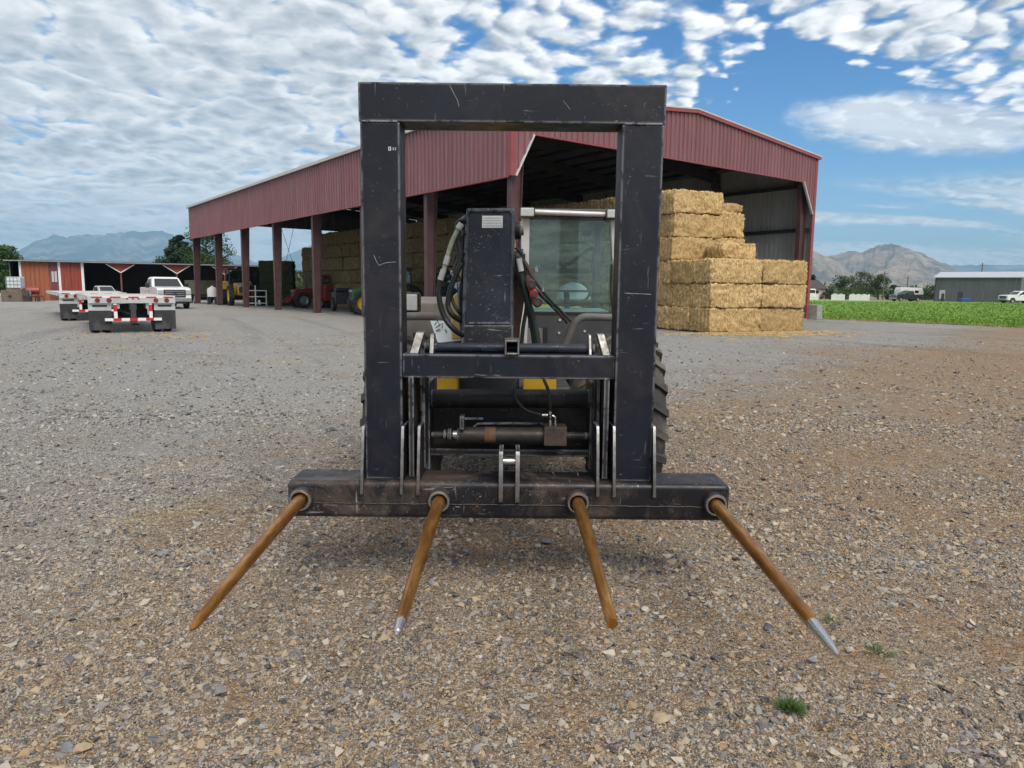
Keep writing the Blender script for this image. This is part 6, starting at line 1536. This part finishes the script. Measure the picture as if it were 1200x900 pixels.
# weeds in the gravel
def weed(loc, R, H, n, label, seed):
    rg = random.Random(seed); q = MB()
    for i in range(n):
        a = rg.uniform(0, 6.28); rr = R*rg.random()**.6; p = Vector((math.cos(a)*rr, math.sin(a)*rr, rg.uniform(0.0, .3)*H))
        d = Vector((math.cos(a)*rr*.9+rg.uniform(-.4, .4)*R, math.sin(a)*rr*.9+rg.uniform(-.4, .4)*R, H*rg.uniform(.4, 1.0)*(1.1-rr/R*.6)))
        w = Vector((rg.uniform(-1, 1), rg.uniform(-1, 1), 0)).normalized()*rg.uniform(.0012, .003)
        e = p+d; m_ = p+d*.55
        q.add([p-w*.5, p+w*.5, m_+w, m_-w, e], [(0, 1, 2, 3), (3, 2, 4)])
    o = q.build('weed', M['weed']); o.location = loc
    return tag(o, label, 'weed', 'weeds growing in the gravel')
leaf_mat('weed', (0.045, 0.085, 0.022), (0.085, 0.14, 0.04), (0.15, 0.20, 0.07))
g = onground(926, 832); weed((g.x, g.y, 0.0), .036, .042, 420, 'small bright green weed tuft in the gravel at lower right', 1)
g = onground(1030, 766); weed((g.x, g.y, 0.0), .042, .022, 110, 'sparse flat green weed right of the longest spear tip', 2)
g = onground(974, 727); weed((g.x, g.y, 0.0), .035, .018, 60, 'tiny dull weed just above the longest spear tip', 3)

# ------------------------------------------------------------------ loose stones: convex angular chips instanced on measured points
def stones_object(name, pts, scl, rot, idx, label):
    me = bpy.data.meshes.new(name); n = len(pts)
    me.vertices.add(n); me.vertices.foreach_set('co', pts.astype(np.float32).ravel())
    for nm, tp, dat in (('scl', 'FLOAT_VECTOR', scl), ('rot', 'FLOAT_VECTOR', rot)):
        a = me.attributes.new(nm, tp, 'POINT'); a.data.foreach_set('vector', dat.astype(np.float32).ravel())
    a = me.attributes.new('idx', 'INT', 'POINT'); a.data.foreach_set('value', idx.astype(np.int32))
    o = bpy.data.objects.new(name, me); COL.objects.link(o); me.materials.append(M['stone'])
    md = o.modifiers.new('stones', 'NODES'); md.node_group = STONE_NG
    return tag(o, label, 'gravel', kind='stuff')
ng = bpy.data.node_groups.new('stone_chips', 'GeometryNodeTree')
ng.interface.new_socket('Geometry', in_out='INPUT', socket_type='NodeSocketGeometry'); ng.interface.new_socket('Geometry', in_out='OUTPUT', socket_type='NodeSocketGeometry')
gi = ng.nodes.new('NodeGroupInput'); go = ng.nodes.new('NodeGroupOutput')
join = ng.nodes.new('GeometryNodeGeometryToInstance')
for k in range(8):
    ico = ng.nodes.new('GeometryNodeMeshIcoSphere'); ico.inputs['Radius'].default_value = 0.5; ico.inputs['Subdivisions'].default_value = 1
    rv = ng.nodes.new('FunctionNodeRandomValue'); rv.data_type = 'FLOAT_VECTOR'; rv.inputs[0].default_value = (-.30, -.30, -.22); rv.inputs[1].default_value = (.30, .30, .22); rv.inputs['Seed'].default_value = k*7+1
    sp2 = ng.nodes.new('GeometryNodeSetPosition'); ng.links.new(ico.outputs['Mesh'], sp2.inputs['Geometry']); ng.links.new(rv.outputs[0], sp2.inputs['Offset'])
    ch = ng.nodes.new('GeometryNodeConvexHull'); ng.links.new(sp2.outputs[0], ch.inputs[0])
    sm = ng.nodes.new('GeometryNodeSetMaterial'); sm.inputs['Material'].default_value = M['stone']; ng.links.new(ch.outputs[0], sm.inputs['Geometry'])
    ng.links.new(sm.outputs[0], join.inputs[0])
iop = ng.nodes.new('GeometryNodeInstanceOnPoints')
def na(nm, tp):
    a = ng.nodes.new('GeometryNodeInputNamedAttribute'); a.data_type = tp; a.inputs[0].default_value = nm; return a.outputs[0]
ng.links.new(gi.outputs[0], iop.inputs['Points']); ng.links.new(join.outputs[0], iop.inputs['Instance']); iop.inputs['Pick Instance'].default_value = True
ng.links.new(na('idx', 'INT'), iop.inputs['Instance Index']); ng.links.new(na('rot', 'FLOAT_VECTOR'), iop.inputs['Rotation']); ng.links.new(na('scl', 'FLOAT_VECTOR'), iop.inputs['Scale'])
ng.links.new(iop.outputs[0], go.inputs[0])
STONE_NG = ng
R2 = np.random.RandomState(12)
def field_noise(x, y, f, s):
    return np.array([mnoise.noise((a*f, b*f, s)) for a, b in zip(x, y)])
def scatter(n, y0, y1, smin, smax, powr, spread=0.78, margin=0.5, thr=-0.6, seed=0.0, ypow=1.0, fade=0.0):
    u = R2.rand(n)**ypow; y = y0+(y1-y0)*u
    x = (R2.rand(n)*2-1)*(y*spread+margin)
    keep = (field_noise(x, y, 0.8, seed)*0.8 + field_noise(x, y, 2.9, seed+3)*0.8 + R2.rand(n)*0.8-0.4 > thr) & (R2.rand(n) > fade*(y-y0)/(y1-y0))
    x, y = x[keep], y[keep]; n = len(x)
    s = smin*(1-R2.rand(n)*(1-(smin/smax)**powr))**(-1/powr)
    z = np.array([yard_h(a, b) for a, b in zip(x, y)]) + s*0.13
    scl = np.stack([s*(0.8+R2.rand(n)*.6), s*(0.6+R2.rand(n)*.5), s*(0.42+R2.rand(n)*.42)], 1)
    rot = np.stack([R2.randn(n)*.34, R2.randn(n)*.34, R2.rand(n)*6.28], 1)
    return np.stack([x, y, z], 1), scl, rot, R2.randint(0, 8, n)
parts = [scatter(210000, 1.5, 4.2, .0045, .042, 2.6, thr=-.45, seed=1.0), scatter(150000, 3.9, 9.0, .0075, .050, 2.7, thr=-.30, seed=1.0), scatter(60000, 8.0, 30.0, .018, .07, 2.8, thr=-.2, seed=1.0, ypow=1.3, fade=1.0)]
stones_object('loose_gravel', *[np.concatenate(c, 0) for c in zip(*parts)], 'loose grey and tan crushed stone covering the yard')
# larger stones that lie apart
def rock(px, py, w, d, hgt, label, mt, seed, rz=0.0):
    rg = random.Random(seed); g = onground(px, py); bm = bmesh.new()
    for i in range(26):
        v = Vector((rg.gauss(0, 1), rg.gauss(0, 1), rg.gauss(0, 1))).normalized(); bm.verts.new((v.x*w/2*rg.uniform(.75, 1.1), v.y*d/2*rg.uniform(.75, 1.1), hgt*.35+v.z*hgt/2*rg.uniform(.7, 1.05)))
    res = bmesh.ops.convex_hull(bm, input=bm.verts); bmesh.ops.delete(bm, geom=[v for v in bm.verts if not v.link_faces], context='VERTS')
    me = bpy.data.meshes.new('stone'); bm.to_mesh(me); bm.free(); me.materials.append(mt)
    o = bpy.data.objects.new('stone', me); COL.objects.link(o); o.location = (g.x, g.y, 0.0); o.rotation_euler = (0, 0, rz)
    b = o.modifiers.new('bevel', 'BEVEL'); b.width = w*.03; b.segments = 2
    return tag(o, label, 'stone', 'stones lying apart on the gravel')
M['tan_rock'] = mat('tan_limestone', (0.36, 0.275, 0.18), .85, 0, .25, 18, .4, 90); M['grey_rock'] = mat('grey_limestone', (0.20, 0.205, 0.215), .85, 0, .3, 18, .4, 90); M['pale_rock'] = mat('pale_limestone', (0.42, 0.39, 0.34), .85, 0, .2, 18, .4, 90)
for a in ((772, 844, .085, .065, .035, 'flat tan stone at the bottom, below the snapped spear', 'tan_rock', 1, .4), (96, 882, .070, .06, .045, 'tan stone in the lower left corner', 'tan_rock', 2, .9), (82, 880, .06, .05, .04, 'dark grey stone in the lower left corner, against the tan one', 'grey_rock', 3, .2),
          (640, 637, .085, .06, .045, 'grey stone under the beam, between the middle spears', 'grey_rock', 4, .5), (630, 642, .05, .045, .035, 'small pale stone under the beam, left of the grey stone', 'pale_rock', 5, .3), (190, 652, .085, .06, .045, 'dark grey stone left of the leftmost spear', 'grey_rock', 6, .1),
          (607, 722, .04, .035, .025, 'small grey stone left of the snapped spear tip', 'grey_rock', 7, .1), (755, 716, .05, .04, .03, 'pale grey stone right of the snapped spear', 'pale_rock', 8, .7), (952, 776, .06, .04, .03, 'dark stone just below the longest spear tip', 'grey_rock', 9, .2),
          (996, 764, .045, .035, .03, 'whitish stone right of the longest spear tip', 'pale_rock', 10, .2), (388, 504, .14, .11, .08, 'grey stone left of the left upright, beyond the beam', 'grey_rock', 11, .3), (792, 572, .09, .07, .05, 'pale stone right of the beam end', 'pale_rock', 12, .3)):
    rock(a[0], a[1], a[2], a[3], a[4], a[5], M[a[6]], a[7], a[8])
# straw litter
rg = random.Random(31); q = MB()
def stalk(x, y, ln, w, a):
    z = 0.012+rg.random()*.018; d = Vector((math.cos(a), math.sin(a), rg.uniform(-.1, .15)))*ln/2; s = Vector((-math.sin(a), math.cos(a), 0))*w
    p = Vector((x, y, z)); b = Vector((0, 0, w*1.2)); m_ = p + Vector((rg.uniform(-.1, .1)*ln, rg.uniform(-.1, .1)*ln, .01))
    q.add([p-d-s, p-d+s, m_+s, m_-s, p+d+s*.5, p+d-s*.5, p-d+b, m_+b, p+d+b], [(0, 6, 7, 3), (6, 1, 2, 7), (3, 7, 8, 5), (7, 2, 4, 8)])
for i in range(1000):
    y = 1.6+4.2*rg.random()**1.3; x = rg.uniform(-1, 1)*(y*.78); 
    if mnoise.noise((x*.9, y*.9, 8.0)) < -0.05 and rg.random() < .75: continue
    stalk(x, y, rg.uniform(.02, .10), rg.uniform(.0008, .0018), rg.uniform(0, 6.28))
for i in range(1000):
    p = sp(rg.gauss(2.2, 1.7), rg.uniform(-3.2, .2)*abs(rg.gauss(0, .5)), 0); stalk(p.x, p.y, rg.uniform(.1, .4), rg.uniform(.006, .015), rg.uniform(0, 6.28))
for i in range(90):
    x = -10.4+rg.gauss(0, 1.6); stalk(x, 22.3+rg.gauss(0, .8)-(x+10.4)*.3, rg.uniform(.08, .3), rg.uniform(.005, .012), rg.uniform(0, 6.28))
o = q.build('straw_litter', M['golden_straw']); tag(o, 'stray straw stalks scattered over the gravel', 'straw', kind='stuff')
# drift of straw at the foot of the bale stack
q = MB(); V = []; F = []; nu, nv = 40, 6
for j in range(nv+1):
    for i in range(nu+1):
        u = -0.3+5.2*i/nu; v = -0.5*(1-j/nv)*(0.6+0.5*abs(mnoise.noise((u*1.3, 2.2, 0)))) + 0.1*j/nv
        p = sp(u, v, 0); V.append((p.x, p.y, 0.012+0.05*(j/nv)**1.5*(0.6+abs(mnoise.noise((u*3, v*3, 1))))))
for j in range(nv):
    for i in range(nu): a = j*(nu+1)+i; F.append((a, a+1, a+nu+2, a+nu+1))
q.add(V, F); o = q.build('straw_drift', M['golden_straw'], smooth=180); tag(o, 'thin drift of fallen straw at the foot of the front bales', 'straw', kind='stuff')

# dry grass straggling along the edge of the field
rg = random.Random(41); q = MB()
for i in range(5200):
    k = rg.random()**1.2; ex, ey = 17.9+k*16.1, 42.1-k*20.1
    n = rg.gauss(0, .45) if rg.random() < .8 else rg.uniform(-2.2, .5); x, y = ex+n*.78, ey+n*.63
    if mnoise.noise((x*.8, y*.8, 5.0)) < -.12: continue
    h_ = rg.uniform(.05, .20); a = rg.uniform(0, 6.28); w = rg.uniform(.006, .014)
    q.add([(x-math.cos(a)*w, y-math.sin(a)*w, .01), (x+math.cos(a)*w, y+math.sin(a)*w, .01), (x+rg.uniform(-.6, .6)*h_, y+rg.uniform(-.6, .6)*h_, h_)], [(0, 1, 2)])
o = q.build('verge_grass', M['dry_grass']); tag(o, 'dry straggling grass along the slanting edge of the green field', 'grass', kind='stuff')

# ------------------------------------------------------------------ air
q = MB(); q.bx(-15500, 15500, -5500, 15500, -8.0, 1120)
hz = q.build('haze', None); hz.data.materials.clear(); tag(hz, 'thin blue summer haze over the valley', 'haze', kind='stuff')
m = bpy.data.materials.new('valley_haze'); m.use_nodes = True; t = NT(m.node_tree); t.N.clear()
vol = t.new('ShaderNodeVolumePrincipled'); vol.inputs['Color'].default_value = (0.42, 0.73, 1.0, 1); vol.inputs['Density'].default_value = 1.05e-4; vol.inputs['Anisotropy'].default_value = 0.0
out = t.new('ShaderNodeOutputMaterial'); t.L.new(vol.outputs[0], out.inputs['Volume']); hz.data.materials.append(m)
S.cycles.volume_bounces = 0
